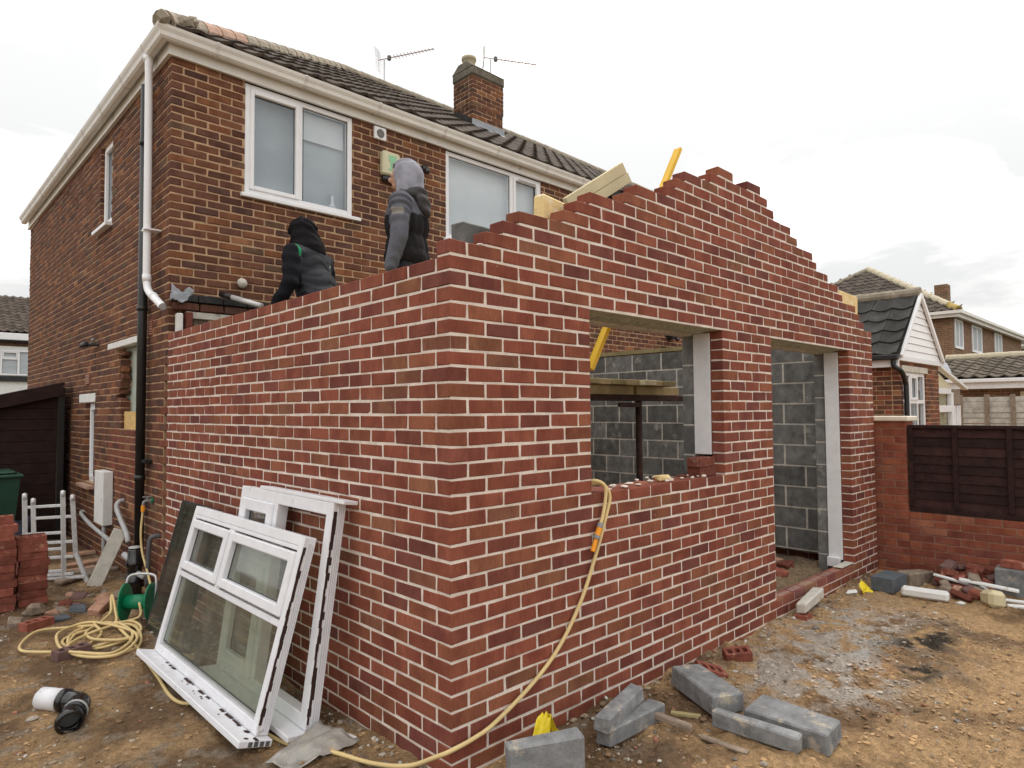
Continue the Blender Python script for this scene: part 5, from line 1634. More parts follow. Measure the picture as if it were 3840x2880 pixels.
def sheet(name, label, cat, mat, pts, thick=0.003, seed=1, n=14, amp=0.02):
    """crumpled sheet over a quad of corner points"""
    p = [Vector(q) for q in pts]
    vs = []
    rg = np.random.default_rng(seed)
    for i in range(n + 1):
        for j in range(n + 1):
            u, v = i / n, j / n
            q = p[0] * (1 - u) * (1 - v) + p[1] * u * (1 - v) + p[2] * u * v + p[3] * (1 - u) * v
            h = (fbm(np.array([u * 4 + seed]), np.array([v * 4 + seed]), seed, 3)[0] - 0.4) * amp * 2
            vs.append((q.x, q.y, q.z + h))
    fs = [(i * (n + 1) + j, (i + 1) * (n + 1) + j, (i + 1) * (n + 1) + j + 1, i * (n + 1) + j + 1) for i in range(n) for j in range(n)]
    o = MB().add(vs, fs).build(name, mat, smooth=True)
    md = o.modifiers.new('thickness', 'SOLIDIFY')
    md.thickness = thick
    return tag(o, label, cat)
sheet('plastic_sheet', 'dark blue crumpled plastic sheet heaped below the bin', 'plastic sheet', 'blue_bag', [(-1.25, 6.6, 0.30), (-0.75, 6.45, 0.12), (-0.60, 7.0, 0.45), (-1.2, 7.2, 0.55)], 0.004, 4, 14, 0.10)

# ================================================================ rubble on the left
def chunk_mesh(sx, sy, sz, mat, seed, ch=0.012, jit=0.012, cutx=0.0):
    random.seed(seed)
    m = MB()
    m.cbox(-sx / 2, sx / 2, -sy / 2, sy / 2, 0, sz, ch, None, None, jit)
    return m.mesh('fragment', mat)
def piece(name, label, cat, mat, loc, size, rot=(0, 0, 0), seed=1, ch=0.008, jit=0.008, group=None):
    o = put(chunk_mesh(*size, mat, seed, ch, jit), name, label, cat, loc, rot, group)
    return o
def on_g(x, y, d=-0.006):
    return (x, y, gz(x, y) + d)
put(LBP, 'brick', 'whole red perforated brick lying on the mud before the brick stacks', 'brick', on_g(-0.955, 4.06), (R(0), 0, R(25)))
piece('slate_piece', 'flat dark grey slab piece beside the loose red brick', 'slab', 'slate', on_g(-0.80, 4.16), (0.17, 0.11, 0.04), (0, 0, R(10)), 21)
piece('slate_piece', 'small dark grey slab fragment near the tilted pink brick', 'slab', 'slate', on_g(-0.64, 4.27), (0.12, 0.08, 0.045), (R(4), R(5), R(-20)), 22)
piece('brick', 'pale pink worn brick tilted on the rubble by the reel', 'brick', 'brick_pink', on_g(-0.50, 4.17, 0.0), (0.215, 0.10, 0.07), (R(8), R(-12), R(52)), 23, 0.006, 0.004)
o = put(LBD, 'brick', 'dark purple brick lying inside the hose coil', 'brick', on_g(-0.885, 3.12), (0, 0, R(12)))
piece('mortar_lump', 'grey mortar lump at the foot of the brick stacks', 'rubble', 'timber_old', on_g(-0.93, 4.42), (0.13, 0.10, 0.09), (0.2, 0.1, 0.3), 24, 0.03, 0.02)
RUB = {'brick_loose': 'broken red brick piece', 'brick_pink': 'pale pink broken brick piece', 'brick_dark': 'dark purple broken brick piece', 'concrete': 'grey broken concrete piece', 'paint_white': 'white broken plaster piece', 'timber_old': 'muddy brown lump'}
random.seed(9)
spots = [(-0.72, 4.42), (-0.60, 4.55), (-0.66, 4.62), (-0.80, 4.40), (-0.45, 4.75), (-0.38, 4.55), (-0.52, 4.86), (-0.30, 4.90), (-0.55, 5.0), (-0.72, 4.7), (-1.08, 4.22), (-0.40, 4.38), (-0.25, 4.62)]
for k, (x, y) in enumerate(spots):
    mt = random.choice(['brick_loose', 'brick_pink', 'timber_old', 'timber_old', 'brick_dark'])
    s_ = random.uniform(0.045, 0.10)
    piece('brick_fragment', RUB[mt] + ' in the rubble between reel and ladder', 'rubble', mt, on_g(x, y, -0.018), (s_ * 1.4, s_, s_ * 0.7), (random.uniform(-0.4, 0.4), random.uniform(-0.4, 0.4), random.uniform(0, 3)), 100 + k, 0.012, 0.012, 'rubble by the reel')
for k, (x, y, L, a) in enumerate(((-0.35, 5.95, 0.5, 10), (-0.18, 6.25, 0.55, 20), (-0.10, 6.8, 0.4, 5), (-0.42, 5.55, 0.4, 32), (-0.22, 5.75, 0.45, -8))):
    piece('stone_slab', 'flat brown paving slab strip on the ground beside the house wall', 'slab', 'timber_old' if k in (3, 4) else 'brick_pink', on_g(x, y, 0.0), (L, 0.11, 0.045), (0, 0.03, R(a)), 130 + k, 0.008, 0.006, 'slabs in the side passage')

sheet('lead_scrap', 'torn grey lead flashing scrap hanging over the dark ledge corner', 'flashing', 'lead', [(0.0, HL - 0.10, 2.80), (-0.02, HL - 0.11, 2.68), (0.13, HL - 0.095, 2.66), (0.20, HL - 0.08, 2.79)], 0.003, 9, 10, 0.05)
# polythene scrap and trim strip by the window feet
sheet('polythene_scrap', 'dirty grey polythene scrap lying at the foot of the leaning windows', 'plastic sheet', 'poly', [on_g(-0.535, 0.74, 0.02), on_g(-0.47, 0.58, 0.012), on_g(-0.13, 0.56, 0.03), on_g(-0.22, 0.80, 0.09)], 0.002, 7, 16, 0.035)
tr = MB().cbox(0, 0.40, -0.012, 0.012, 0, 0.02, 0.003, None, None).build('trim_strip', 'upvc')
tr.location = on_g(-0.205, 1.0, 0.012)
tr.rotation_euler = (0, R(-2), R(-79))
tag(tr, 'short white plastic trim strip on the ground beside the side wall', 'trim')

# ================================================================ blocks in the front yard
def block(label, loc, size, rot, seed, mat='block_new'):
    o = piece('concrete_block', label, 'block', mat, loc, size, rot, seed, 0.008, 0.006)
    return o
block('grey concrete block lying flat with sandy mortar on top, nearest the two red bricks', (1.598, -0.345, gz(1.6, -0.35) + 0.005), (0.400, 0.205, 0.105), (R(2), R(-3), R(67)), 31)
block('large grey concrete block lying flat with a pale splash on top', (1.555, -0.868, gz(1.55, -0.87) - 0.004), (0.415, 0.226, 0.108), (R(1), R(1), R(-86)), 32)
o = block('narrow grey concrete strip with a snapped end in front of the large block', (1.338, -0.772, gz(1.33, -0.77) - 0.004), (0.435, 0.068, 0.088), (0, R(1), R(-84)), 33)
block('grey concrete block standing on edge nearest the camera by the wall corner', (0.255, -0.345, gz(0.26, -0.34) - 0.005), (0.345, 0.075, 0.225), (0, R(-1.5), R(-24.5)), 34)
block('chipped grey concrete strip resting across another beside the wall', (0.895, -0.262, gz(0.9, -0.26) + 0.088), (0.425, 0.088, 0.085), (R(3), R(-2), R(12)), 35)
block('grey concrete strip lying under the chipped one', (0.945, -0.300, gz(0.95, -0.3) - 0.005), (0.44, 0.10, 0.092), (0, R(0), R(-2)), 36)
piece('timber_offcut', 'weathered timber stake lying across the stacked concrete strips', 'timber', 'timber_old', (1.10, -0.37, gz(1.1, -0.37) + 0.035), (0.33, 0.04, 0.03), (R(10), R(9), R(-72)), 37, 0.006, 0.004)
piece('timber_offcut', 'thin split timber lath on the soil before the narrow strip', 'timber', 'timber_old', on_g(1.18, -0.69, 0.0), (0.24, 0.038, 0.012), (R(4), R(2), R(-84)), 38, 0.003, 0.003)
piece('timber_offcut', 'short pale green treated batten under the tilted block', 'timber', 'timber_green', on_g(1.36, -0.36, 0.004), (0.16, 0.03, 0.02), (0, 0, R(-60)), 39, 0.003, 0.002)
put(LBP, 'brick', 'half buried red perforated brick by the wall, farther of two', 'brick', (2.26, -0.20, gz(2.26, -0.2) - 0.008), (R(14), R(-5), R(-44)), scale=(0.8, 0.9, 0.9))
put(LBP, 'brick', 'half buried red perforated brick just behind the mortar-topped block', 'brick', (1.875, -0.205, gz(1.87, -0.2) - 0.012), (R(12), R(18), R(-30)), scale=(0.85, 1, 1))
def wrapper(name, label, base, seed, s=1.0, mat='wrapper'):
    rg = random.Random(seed)
    n = 7
    vs = []
    for i in range(n):
        for j in range(n):
            u, v = i / (n - 1), j / (n - 1)
            vs.append((base[0] + s * (u - 0.5) * 0.16 + rg.uniform(-0.012, 0.012) * s, base[1] + s * ((v - 0.5) * 0.05 + 0.03 * math.sin(u * 4)) + rg.uniform(-0.012, 0.012) * s, base[2] + s * (0.02 + 0.12 * v * (0.4 + 0.6 * math.sin(u * 3.0))) + rg.uniform(-0.01, 0.01) * s))
    fs = [(i * n + j, (i + 1) * n + j, (i + 1) * n + j + 1, i * n + j + 1) for i in range(n - 1) for j in range(n - 1)]
    o = MB().add(vs, fs).build(name, mat)
    md = o.modifiers.new('thickness', 'SOLIDIFY')
    md.thickness = 0.0015
    return tag(o, label, 'wrapper')
o = sheet('plastic_wrapper', 'torn yellow plastic wrapper standing behind the block at the wall corner', 'wrapper', 'wrapper', [(0.24, -0.205, 0.04), (0.40, -0.215, 0.0), (0.455, -0.19, 0.205), (0.42, -0.16, 0.235)], 0.0015, 13, 12, 0.03)
sheet('plastic_wrapper', 'curled end of the torn yellow wrapper beside the wall', 'wrapper', 'wrapper', [(0.44, -0.17, 0.23), (0.455, -0.19, 0.21), (0.51, -0.20, 0.10), (0.475, -0.17, 0.12)], 0.0015, 14, 10, 0.02)
wrapper('plastic_wrapper', 'crumpled yellow wrapper on the ground beside the grey slab by the pier', (4.62, -0.22, gz(4.6, -0.2) - 0.01), 6, 0.8)

# ================================================================ rubble by the boundary wall
piece('concrete_slab', 'square grey concrete slab lying at the foot of the boundary pier', 'slab', 'slate', (4.90, -0.335, gz(4.9, -0.33) - 0.01), (0.33, 0.19, 0.13), (0, 0, R(-4)), 41, 0.004, 0.002)
piece('concrete_slab', 'earth covered brown kerb stone behind the grey slab', 'slab', 'timber_old', (5.35, -0.42, gz(5.3, -0.4) - 0.01), (0.42, 0.15, 0.14), (0, R(4), R(-12)), 42, 0.015, 0.01)
piece('concrete_post', 'white painted concrete post piece lying before the rubble pile', 'post', 'paint_white', (4.78, -0.655, gz(4.78, -0.65) + 0.0), (0.10, 0.36, 0.075), (0, 0, R(6)), 43, 0.018, 0.004)
o = piece('concrete_post', 'cream mortar covered post stub lying below the door threshold', 'post', 'concrete', (3.70, -0.095, gz(3.7, -0.09) + 0.035), (0.50, 0.085, 0.085), (0, R(-3), R(6)), 44, 0.012, 0.006)
put(LBS, 'brick', 'small red brick propping the cream post stub', 'brick', (3.50, -0.12, gz(3.5, -0.12) - 0.03), (0, 0, R(5)), scale=(0.6, 1, 1))
piece('sandstone_lump', 'beige broken sandstone lump in front of the rubble pile', 'rubble', 'timber_pale', (4.98, -1.105, gz(4.98, -1.1) - 0.01), (0.16, 0.15, 0.13), (0.1, 0.1, R(40)), 45, 0.03, 0.012)
piece('concrete_block', 'grey concrete block with a red brick on top at the edge of view', 'block', 'block_new', (5.48, -1.20, gz(5.4, -1.2) - 0.01), (0.22, 0.30, 0.24), (0, 0, R(5)), 46, 0.008, 0.004)
put(LBS, 'brick', 'red brick lying on the grey block at the edge of view', 'brick', (5.46, -1.20, gz(5.4, -1.2) + 0.233), (0, 0, R(80)))
random.seed(12)
pile = [(5.45, -0.62, 0.02), (5.40, -0.74, 0.02), (5.30, -0.80, 0.02), (5.22, -0.88, 0.0), (5.50, -0.80, 0.06), (5.42, -0.70, 0.10), (5.36, -0.80, 0.10), (5.45, -0.88, 0.11), (5.28, -0.96, 0.0), (5.16, -0.80, 0.0), (5.50, -0.96, 0.04), (5.35, -0.66, 0.04), (5.56, -0.66, 0.05), (5.55, -0.86, 0.14), (5.40, -0.98, 0.02), (5.25, -0.72, 0.03), (5.12, -0.70, 0.0), (5.05, -0.86, 0.0), (5.60, -0.75, 0.12), (5.62, -0.92, 0.10), (5.20, -1.0, 0.0), (5.60, -0.56, 0.0), (5.34, -0.90, 0.08), (5.48, -0.68, 0.16), (5.10, -0.95, 0.0), (5.58, -1.02, 0.06)]
for k, (x, y, h) in enumerate(pile):
    mt = random.choice(['brick_pink', 'brick_loose', 'brick_loose', 'brick_dark', 'timber_old'])
    piece('brick_fragment', RUB[mt] + ' in the pile against the low boundary wall', 'rubble', mt, (x, y, gz(x, y) + h), (random.uniform(0.09, 0.19), random.uniform(0.07, 0.11), random.uniform(0.05, 0.075)), (random.uniform(-0.5, 0.5), random.uniform(-0.5, 0.5), random.uniform(0, 3)), 150 + k, 0.01, 0.008, 'rubble pile by the boundary wall')
for k, (x, y, L, a, tl) in enumerate(((5.32, -0.80, 0.42, -84, 10), (5.30, -1.02, 0.44, -80, 6), (5.18, -1.25, 0.30, -70, 2), (5.05, -1.28, 0.18, -60, 0))):
    piece('timber_offcut', ('long', 'second', 'third', 'shortest')[k] + ' pale painted timber strip lying across the rubble pile', 'timber', 'paint_white', (x, y, gz(x, y) + 0.10 - 0.03 * k), (L, 0.045, 0.02), (R(8), R(tl), R(a)), 180 + k, 0.004, 0.003)
for k, (x, y) in enumerate(((4.85, -0.90), (5.15, -0.60), (4.50, -0.15))):
    piece('plaster_crumb', ('small white plaster crumb before the rubble pile', 'white plaster flake beside the kerb stone', 'white plaster lump near the yellow wrapper')[k], 'rubble', 'paint_white', on_g(x, y, 0.0), (0.09, 0.05, 0.03), (0.1, 0.2, k), 190 + k, 0.012, 0.008)
# rubble on the floor inside the doorway
random.seed(14)
for k in range(14):
    x, y = random.uniform(3.5, 5.1), random.uniform(0.45, 1.6)
    mt = random.choice(['brick_loose', 'brick_pink', 'concrete', 'paint_white'])
    s_ = random.uniform(0.05, 0.13)
    piece('brick_fragment', RUB[mt] + ' on the earth floor inside the doorway', 'rubble', mt, on_g(x, y), (s_ * 1.3, s_, s_ * 0.6), (random.uniform(-0.3, 0.3), random.uniform(-0.3, 0.3), random.uniform(0, 3)), 200 + k, 0.01, 0.01, 'rubble inside the doorway')

# ================================================================ on the walls
put(LBS, 'brick', 'lower of two loose red bricks stacked on the window sill', 'brick', (2.318, 0.072, zt(16) - 0.003))
put(LBS, 'brick', 'upper of two loose red bricks stacked on the window sill', 'brick', (2.305, 0.070, zt(16) + 0.0635), (0, 0, R(2)))
piece('foam_offcut', 'small cream foam offcut lying on the window sill', 'foam', 'insulation', (1.86, 0.10, zt(16) + 0.0), (0.16, 0.06, 0.03), (0, 0.05, R(8)), 51, 0.008, 0.008)
piece('concrete_block', 'grey block set on the inner leaf behind the lowest gable steps', 'block', 'block', (0.50, 0.295, 2.452), (0.44, 0.10, 0.205), (0, 0, 0), 52, 0.008, 0.005)
piece('insulation_board', 'torn yellow foam insulation sticking up behind the stepped gable', 'insulation', 'insulation', (0.855, 0.165, 2.40), (0.24, 0.075, 0.475), (0, R(3), 0), 53, 0.012, 0.012)
piece('insulation_board', 'yellow insulation board standing at the gable end near the boundary pier', 'insulation', 'insulation', (5.43, 0.165, 2.35), (0.49, 0.07, 0.52), (0, R(2), 0), 54, 0.006, 0.006)
b = thing('timber_board', 'pale twin timber board poking up at a slant behind the gable', 'board', (1.42, 0.51, 3.02))
b.rotation_euler = (R(6), R(-34), R(-17))
MB().cbox(0, 0.58, -0.02, 0.02, -0.075, -0.004, 0.003).build('board', 'timber_pale', b)
MB().cbox(0.0, 0.57, -0.022, 0.018, -0.002, 0.075, 0.003).build('board', 'timber_pale', b)
lv = thing_at('spirit_level', 'long yellow spirit level leaning inside behind the window and gable', 'spirit level', (1.62, 0.485, 1.95))
la, lb_ = Vector((1.60, 0.49, 1.94)), Vector((2.57, 0.37, 3.70))
d_ = lb_ - la
q = d_.to_track_quat('Z', 'Y').to_matrix().to_4x4()
q.translation = la
MB().cbox(-0.030, 0.030, -0.013, 0.013, 0, d_.length, 0.004, q).build('body', 'yellow', lv)
MB().cbox(-0.0305, -0.021, -0.0155, 0.0155, 0.001, d_.length - 0.001, 0.002, q).cbox(0.021, 0.0305, -0.0155, 0.0155, 0.001, d_.length - 0.001, 0.002, q).build('edge_flange', 'yellow', lv)
MB().lathe([(0, -0.0145), (0.02, -0.0145), (0.02, 0.0145), (0, 0.0145)], 16, q @ Matrix.Translation((0, 0, 0.42)) @ Matrix.Rotation(R(90), 4, 'X')).build('vial_window', 'black', lv)
MB().tube([q @ Vector((-0.012, -0.017, 0.42)), q @ Vector((0.012, -0.017, 0.42))], 0.007, 10).build('vial', 'print_green', lv)

# ================================================================ working platform inside
pl = thing_at('trestle_platform', 'timber board platform on a rusty steel trestle inside the extension', 'platform', (2.9, 1.4, 0.05))
random.seed(17)
for k in range(8):
    x = 2.20 + k * 0.186
    dy = random.uniform(-0.03, 0.05) + (0.12 if k == 7 else 0)
    MB().cbox(x, x + 0.176, 1.0 + dy, 3.75, 1.880 + random.uniform(0, 0.006), 1.928, 0.003).build('board', ('timber_green', 'timber')[k % 2] if k != 4 else 'timber_pale', pl)
for k in range(8):
    x = 0.55 + k * 0.20
    MB().cbox(x, x + 0.19, 1.15 + random.uniform(-0.05, 0.05), 3.85, 1.882, 1.928, 0.003).build('board', 'timber_green', pl)
for y in (1.12, 2.4, 3.5):
    MB().cbox(0.50, 2.98, y, y + 0.07, 1.80, 1.8785, 0.003).build('bearer', 'timber', pl)
    MB().cbox(3.05, 3.75, y + 0.02, y + 0.09, 1.80, 1.8785, 0.003).build('bearer', 'timber', pl)
    MB().cbox(0.55, 3.85, y + 0.01, y + 0.06, 1.745, 1.7985, 0.003).build('trestle_beam', 'steel_rust', pl)
    for x in (1.25, 3.10):
        MB().tube([(x, y + 0.035, 0.02), (x, y + 0.035, 1.745)], 0.03, 12).build('trestle_post', 'steel_rust', pl, smooth=True)
        MB().tube([(x - 0.3, y + 0.035, 0.05), (x + 0.3, y + 0.035, 0.05)], 0.02, 8).build('trestle_foot', 'steel_rust', pl)
MB().tube([(2.42, 1.25, 0.02), (2.33, 1.20, 1.74)], 0.016, 8).build('thin_prop', 'dark_pipe', pl)
MB().cbox(2.75, 3.05, 1.10, 1.13, 1.69, 1.73, 0.004).build('trestle_arm', 'steel_rust', pl)
# ================================================================ people
def capsule_cloud(mb, a, b, ra, rb, n=14):
    """tapered rounded limb as a closed tube with domed ends"""
    a, b = Vector(a), Vector(b)
    d = (b - a).normalized()
    pts, rs = [], []
    for t in (0.05, 0.35, 0.7):
        ang = t * math.pi / 2
        pts.append(a - d * ra * math.cos(ang)); rs.append(ra * math.sin(ang))
    for t in (0, 0.25, 0.5, 0.75, 1):
        pts.append(a.lerp(b, t)); rs.append(ra + (rb - ra) * t)
    for t in (0.7, 0.35, 0.05):
        ang = t * math.pi / 2
        pts.append(b + d * rb * math.cos(ang)); rs.append(rb * math.sin(ang))
    mb.tube(pts, rs, n)
def ellipsoid(mb, c, r, rot=None, n=16):
    vs, fs = [], []
    rows = 10
    Mx = Matrix.Translation(Vector(c)) @ (rot.to_4x4() if rot else Matrix.Identity(4)) @ Matrix.Diagonal((*r, 1))
    prof = [(math.sin(math.pi * (i + 0.02) / (rows + 0.04)), -math.cos(math.pi * (i + 0.02) / (rows + 0.04))) for i in range(rows + 1)]
    mb.lathe(prof, n, Mx)
    b = len(mb.v) - (rows + 1) * n
    mb.f.append(tuple(b + k for k in range(n - 1, -1, -1)))
    e = b + rows * n
    mb.f.append(tuple(e + k for k in range(n)))
def fuse(mb, name, mat, parent, voxel=0.012, smooth_it=6, colour=None, fold=None):
    """one continuous skin over the overlapping volumes"""
    o = bpy.data.objects.new(name, mb.mesh(name, mat))
    COL.objects.link(o)
    r = o.modifiers.new('remesh', 'REMESH')
    r.mode = 'VOXEL'
    r.voxel_size = voxel
    r.use_smooth_shade = True
    s = o.modifiers.new('smooth', 'SMOOTH')
    s.iterations = smooth_it
    s.factor = 0.5
    dg = bpy.context.evaluated_depsgraph_get()
    me = bpy.data.meshes.new_from_object(o.evaluated_get(dg))
    o.modifiers.clear()
    o.data = me
    me.name = name
    n = len(me.vertices)
    co = np.empty(n * 3, dtype=np.float32)
    me.vertices.foreach_get('co', co)
    co = co.reshape(-1, 3)
    if fold:
        no = np.empty(n * 3, dtype=np.float32)
        me.vertices.foreach_get('normal', no)
        no = no.reshape(-1, 3)
        co = co + no * fold(co)[:, None]
        me.vertices.foreach_set('co', co.ravel())
    if colour:
        at = me.attributes.new('bcol', 'FLOAT_COLOR', 'POINT')
        c = colour(co)
        at.data.foreach_set('color', np.concatenate([c, np.ones((n, 1))], 1).astype(np.float32).ravel())
    if not me.materials:
        me.materials.append(MAT[mat])
    me.polygons.foreach_set('use_smooth', np.ones(len(me.polygons), dtype=bool))
    me.update()
    o.parent = parent
    return o
def cloth_mat(name, rough=0.9, spec=0.15, weave=260):
    t = NT(name)
    a = t.attr('bcol')
    f = t.noise(t.obj(), 9, 4)
    g = t.noise(t.obj(), weave, 2)
    c = t.mix(a.outputs['Color'], t.ramp(f, (0.3, 0.8), (0.7, 1.15)), 1.0, 'MULTIPLY')
    t.color(t.mix(c, t.ramp(g, (0.3, 0.8), (0.7, 1.15)), 1.0, 'MULTIPLY'))
    t.rough(rough, spec)
    t.bump(g, 0.3, 0.003)
    return t.m
MAT['cloth'] = cloth_mat('jacket_cloth')
MAT['fleece'] = cloth_mat('hood_fleece', 0.95, 0.1, 180)
MAT['skin'] = simple('skin', (0.48, 0.27, 0.19), 0.55, 0.12, 30, 0.1, 0.35)
MAT['trousers'] = simple('dark_work_trousers', (0.030, 0.030, 0.035), 0.9, 0.3, 20, 0.3)
MAT['boots'] = simple('brown_boots', (0.06, 0.04, 0.028), 0.7, 0.3, 20, 0.2)

def creases(co, k, amp, seed=0.0, ax=(1.0, 0.6, 1.0)):
    x, y, z = co[:, 0] * ax[0], co[:, 1] * ax[1], co[:, 2] * ax[2]
    w = 1.7 * np.sin(z * 11 + x * 17 + seed) + 1.1 * np.sin(x * 29 - z * 7 + y * 13 + seed * 2)
    a = np.sin(k * (z * 0.8 + x * 0.5 + y * 0.3) + w)
    m = 0.5 + 0.5 * np.sin(z * 9 + y * 14 + x * 6 + seed * 3)
    return amp * m * (np.abs(a) ** 0.7 * np.sign(a))
def flat(c):
    return lambda co: np.tile(np.array(c, dtype=np.float32), (len(co), 1))
def hand(mb, w, d, side, curl=0.6, s=1.0):
    """palm and five fingers at wrist w, pointing along d; side = direction of the thumb"""
    w, d, side = Vector(w), Vector(d).normalized(), Vector(side).normalized()
    nrm = d.cross(side).normalized()
    pc = w + d * 0.05 * s
    ellipsoid(mb, pc, (0.042 * s, 0.016 * s, 0.05 * s), Matrix((side, nrm, d)).transposed())
    for k, (off, L) in enumerate(((0.028, 0.072), (0.010, 0.080), (-0.009, 0.075), (-0.027, 0.060))):
        p0 = w + d * 0.088 * s + side * off * s
        p1 = p0 + (d * math.cos(curl) + nrm * math.sin(curl)) * L * 0.5 * s
        p2 = p1 + (d * math.cos(2 * curl) + nrm * math.sin(2 * curl)) * L * 0.5 * s
        capsule_cloud(mb, p0, p1, 0.0095 * s, 0.0088 * s, 8)
        capsule_cloud(mb, p1, p2, 0.0088 * s, 0.0078 * s, 8)
    t0 = w + d * 0.035 * s + side * 0.035 * s
    t1 = t0 + (d * 0.7 + side * 0.6 + nrm * 0.3).normalized() * 0.04 * s
    t2 = t1 + (d * 0.95 + nrm * 0.5).normalized() * 0.03 * s
    capsule_cloud(mb, t0, t1, 0.012 * s, 0.0105 * s, 8)
    capsule_cloud(mb, t1, t2, 0.0105 * s, 0.009 * s, 8)

def person(name, label, loc, facing, J, cfg):
    """J: joints in metres, local x = right hand side, y = forward, z = up"""
    p = thing(name, label, 'person', loc, (0, 0, facing))
    p.scale = cfg.get('scale', (1, 1, 1))
    # body: a single skin from head to feet
    b = MB()
    hd = Vector(J['head'])
    hf = J.get('look', Vector((0, 1, 0)))
    rot = Matrix.Rotation(J.get('turn', 0), 3, 'Z') @ Matrix.Rotation(J.get('nod', 0), 3, 'X')
    ellipsoid(b, hd, (0.074, 0.094, 0.118), rot)
    ellipsoid(b, hd + rot @ Vector((0, 0.030, -0.062)), (0.052, 0.060, 0.060), rot)          # jaw
    ellipsoid(b, hd + rot @ Vector((0, 0.098, -0.018)), (0.014, 0.020, 0.026), rot, 10)       # nose
    for sx in (-1, 1):
        ellipsoid(b, hd + rot @ Vector((0.076 * sx, -0.005, -0.012)), (0.010, 0.020, 0.032), rot, 8)   # ears
        ellipsoid(b, hd + rot @ Vector((0.030 * sx, 0.082, 0.012)), (0.018, 0.014, 0.010), rot, 8)     # brows
    capsule_cloud(b, hd + rot @ Vector((0, 0.074, -0.062)) - rot @ Vector((0.018, 0, 0)), hd + rot @ Vector((0.018, 0.074, -0.062)), 0.010, 0.010, 8)   # lips
    neck, chest, waist, hip = (Vector(J[k]) for k in ('neck', 'chest', 'waist', 'hip'))
    capsule_cloud(b, hd - rot @ Vector((0, 0.02, 0.06)), neck, 0.054, 0.058)
    ellipsoid(b, chest, (0.160, 0.105, 0.19))
    ellipsoid(b, waist, (0.140, 0.095, 0.15))
    ellipsoid(b, hip, (0.160, 0.105, 0.12))
    capsule_cloud(b, neck, chest, 0.065, 0.10)
    for s, k in ((-1, 'l'), (1, 'r')):
        sh, elb, wr = (Vector(J[k + n_]) for n_ in ('_sh', '_el', '_wr'))
        hpj, kn, an = (Vector(J[k + n_]) for n_ in ('_hp', '_kn', '_an'))
        capsule_cloud(b, chest + Vector((0.06 * s, 0, 0.10)), sh, 0.075, 0.058)
        capsule_cloud(b, sh, elb, 0.052, 0.040)
        capsule_cloud(b, elb, wr, 0.039, 0.027)
        hand(b, wr, (wr - elb), J.get(k + '_thumb', Vector((0, 1, 0))), J.get('curl', 0.6))
        capsule_cloud(b, hpj, kn, 0.082, 0.056)
        capsule_cloud(b, kn, an, 0.054, 0.038)
        ft = an + Vector((0.01 * s, 0.13, -0.055))
        capsule_cloud(b, an + Vector((0, -0.02, -0.05)), ft, 0.040, 0.036)
    body = fuse(b, 'body', 'skin', p, 0.0085, 4)
    # trousers and boots
    t = MB()
    ellipsoid(t, hip, (0.185, 0.130, 0.15))
    for s, k in ((-1, 'l'), (1, 'r')):
        hpj, kn, an = (Vector(J[k + n_]) for n_ in ('_hp', '_kn', '_an'))
        capsule_cloud(t, hpj, kn, 0.106, 0.078)
        capsule_cloud(t, kn, an + Vector((0, 0, 0.03)), 0.076, 0.064)
    fuse(t, 'trousers', 'trousers', p, 0.014, 4)
    for s, k in ((-1, 'l'), (1, 'r')):
        an = Vector(J[k + '_an'])
        m = MB()
        capsule_cloud(m, an + Vector((0, 0, 0.06)), an + Vector((0, -0.02, -0.03)), 0.056, 0.058)
        capsule_cloud(m, an + Vector((0, -0.02, -0.045)), an + Vector((0.01 * s, 0.15, -0.058)), 0.054, 0.046)
        fuse(m, 'boot', 'boots', p, 0.012, 3)
    # jacket with sleeves
    j = MB()
    ellipsoid(j, chest, (0.222, 0.158, 0.235))
    ellipsoid(j, waist, (0.212, 0.155, 0.20))
    ellipsoid(j, hip + Vector((0, 0, 0.05)), (0.220, 0.165, 0.14))
    capsule_cloud(j, neck + (neck - chest) * 0.0, chest, 0.085, 0.15)
    for s, k in ((-1, 'l'), (1, 'r')):
        sh, elb, wr = (Vector(J[k + n_]) for n_ in ('_sh', '_el', '_wr'))
        capsule_cloud(j, chest + Vector((0.05 * s, 0, 0.10)), sh, 0.115, 0.085)
        capsule_cloud(j, sh, elb, 0.083, 0.066)
        capsule_cloud(j, elb, wr + (elb - wr).normalized() * 0.02, 0.066, 0.050)
    fuse(j, 'jacket', 'cloth', p, 0.011, 5, cfg['jacket'], cfg.get('fold'))
    # hood drawn up over the head
    h = MB()
    if cfg.get('peak'):
        ellipsoid(h, hd + rot @ Vector((0, -0.025, 0.012)), (0.112, 0.128, 0.140), rot)
        capsule_cloud(h, hd + rot @ Vector((0, -0.035, 0.04)), hd + rot @ Vector((0, -0.040, 0.155)), 0.085, 0.020)
        capsule_cloud(h, hd + rot @ Vector((0, -0.03, -0.03)), neck + Vector((0, -0.02, -0.01)), 0.118, 0.150)
    else:
        ellipsoid(h, hd + rot @ Vector((0, -0.030, 0.012)), (0.112, 0.132, 0.148), rot)
        capsule_cloud(h, hd + rot @ Vector((0, -0.028, 0.0)), neck + Vector((0, 0.005, -0.01)), 0.118, 0.112)
    for (ax_, ay_, a_, b_) in ((0.085, -0.10, 0.10, -0.16), (-0.085, -0.095, 0.09, -0.15), (0.03, -0.155, 0.06, -0.17), (-0.035, -0.15, 0.03, -0.18), (-0.118, -0.02, 0.05, -0.15)):
        capsule_cloud(h, hd + rot @ Vector((ax_ * 0.8, ay_ * 0.85, a_)), hd + rot @ Vector((ax_, ay_ * 0.8, b_)), 0.022, 0.030)
    ho = fuse(h, 'hood', 'fleece', p, 0.010, 5, cfg['hood'], cfg.get('hood_fold'))
    # open the hood at the face
    import bmesh
    bm = bmesh.new()
    bm.from_mesh(ho.data)
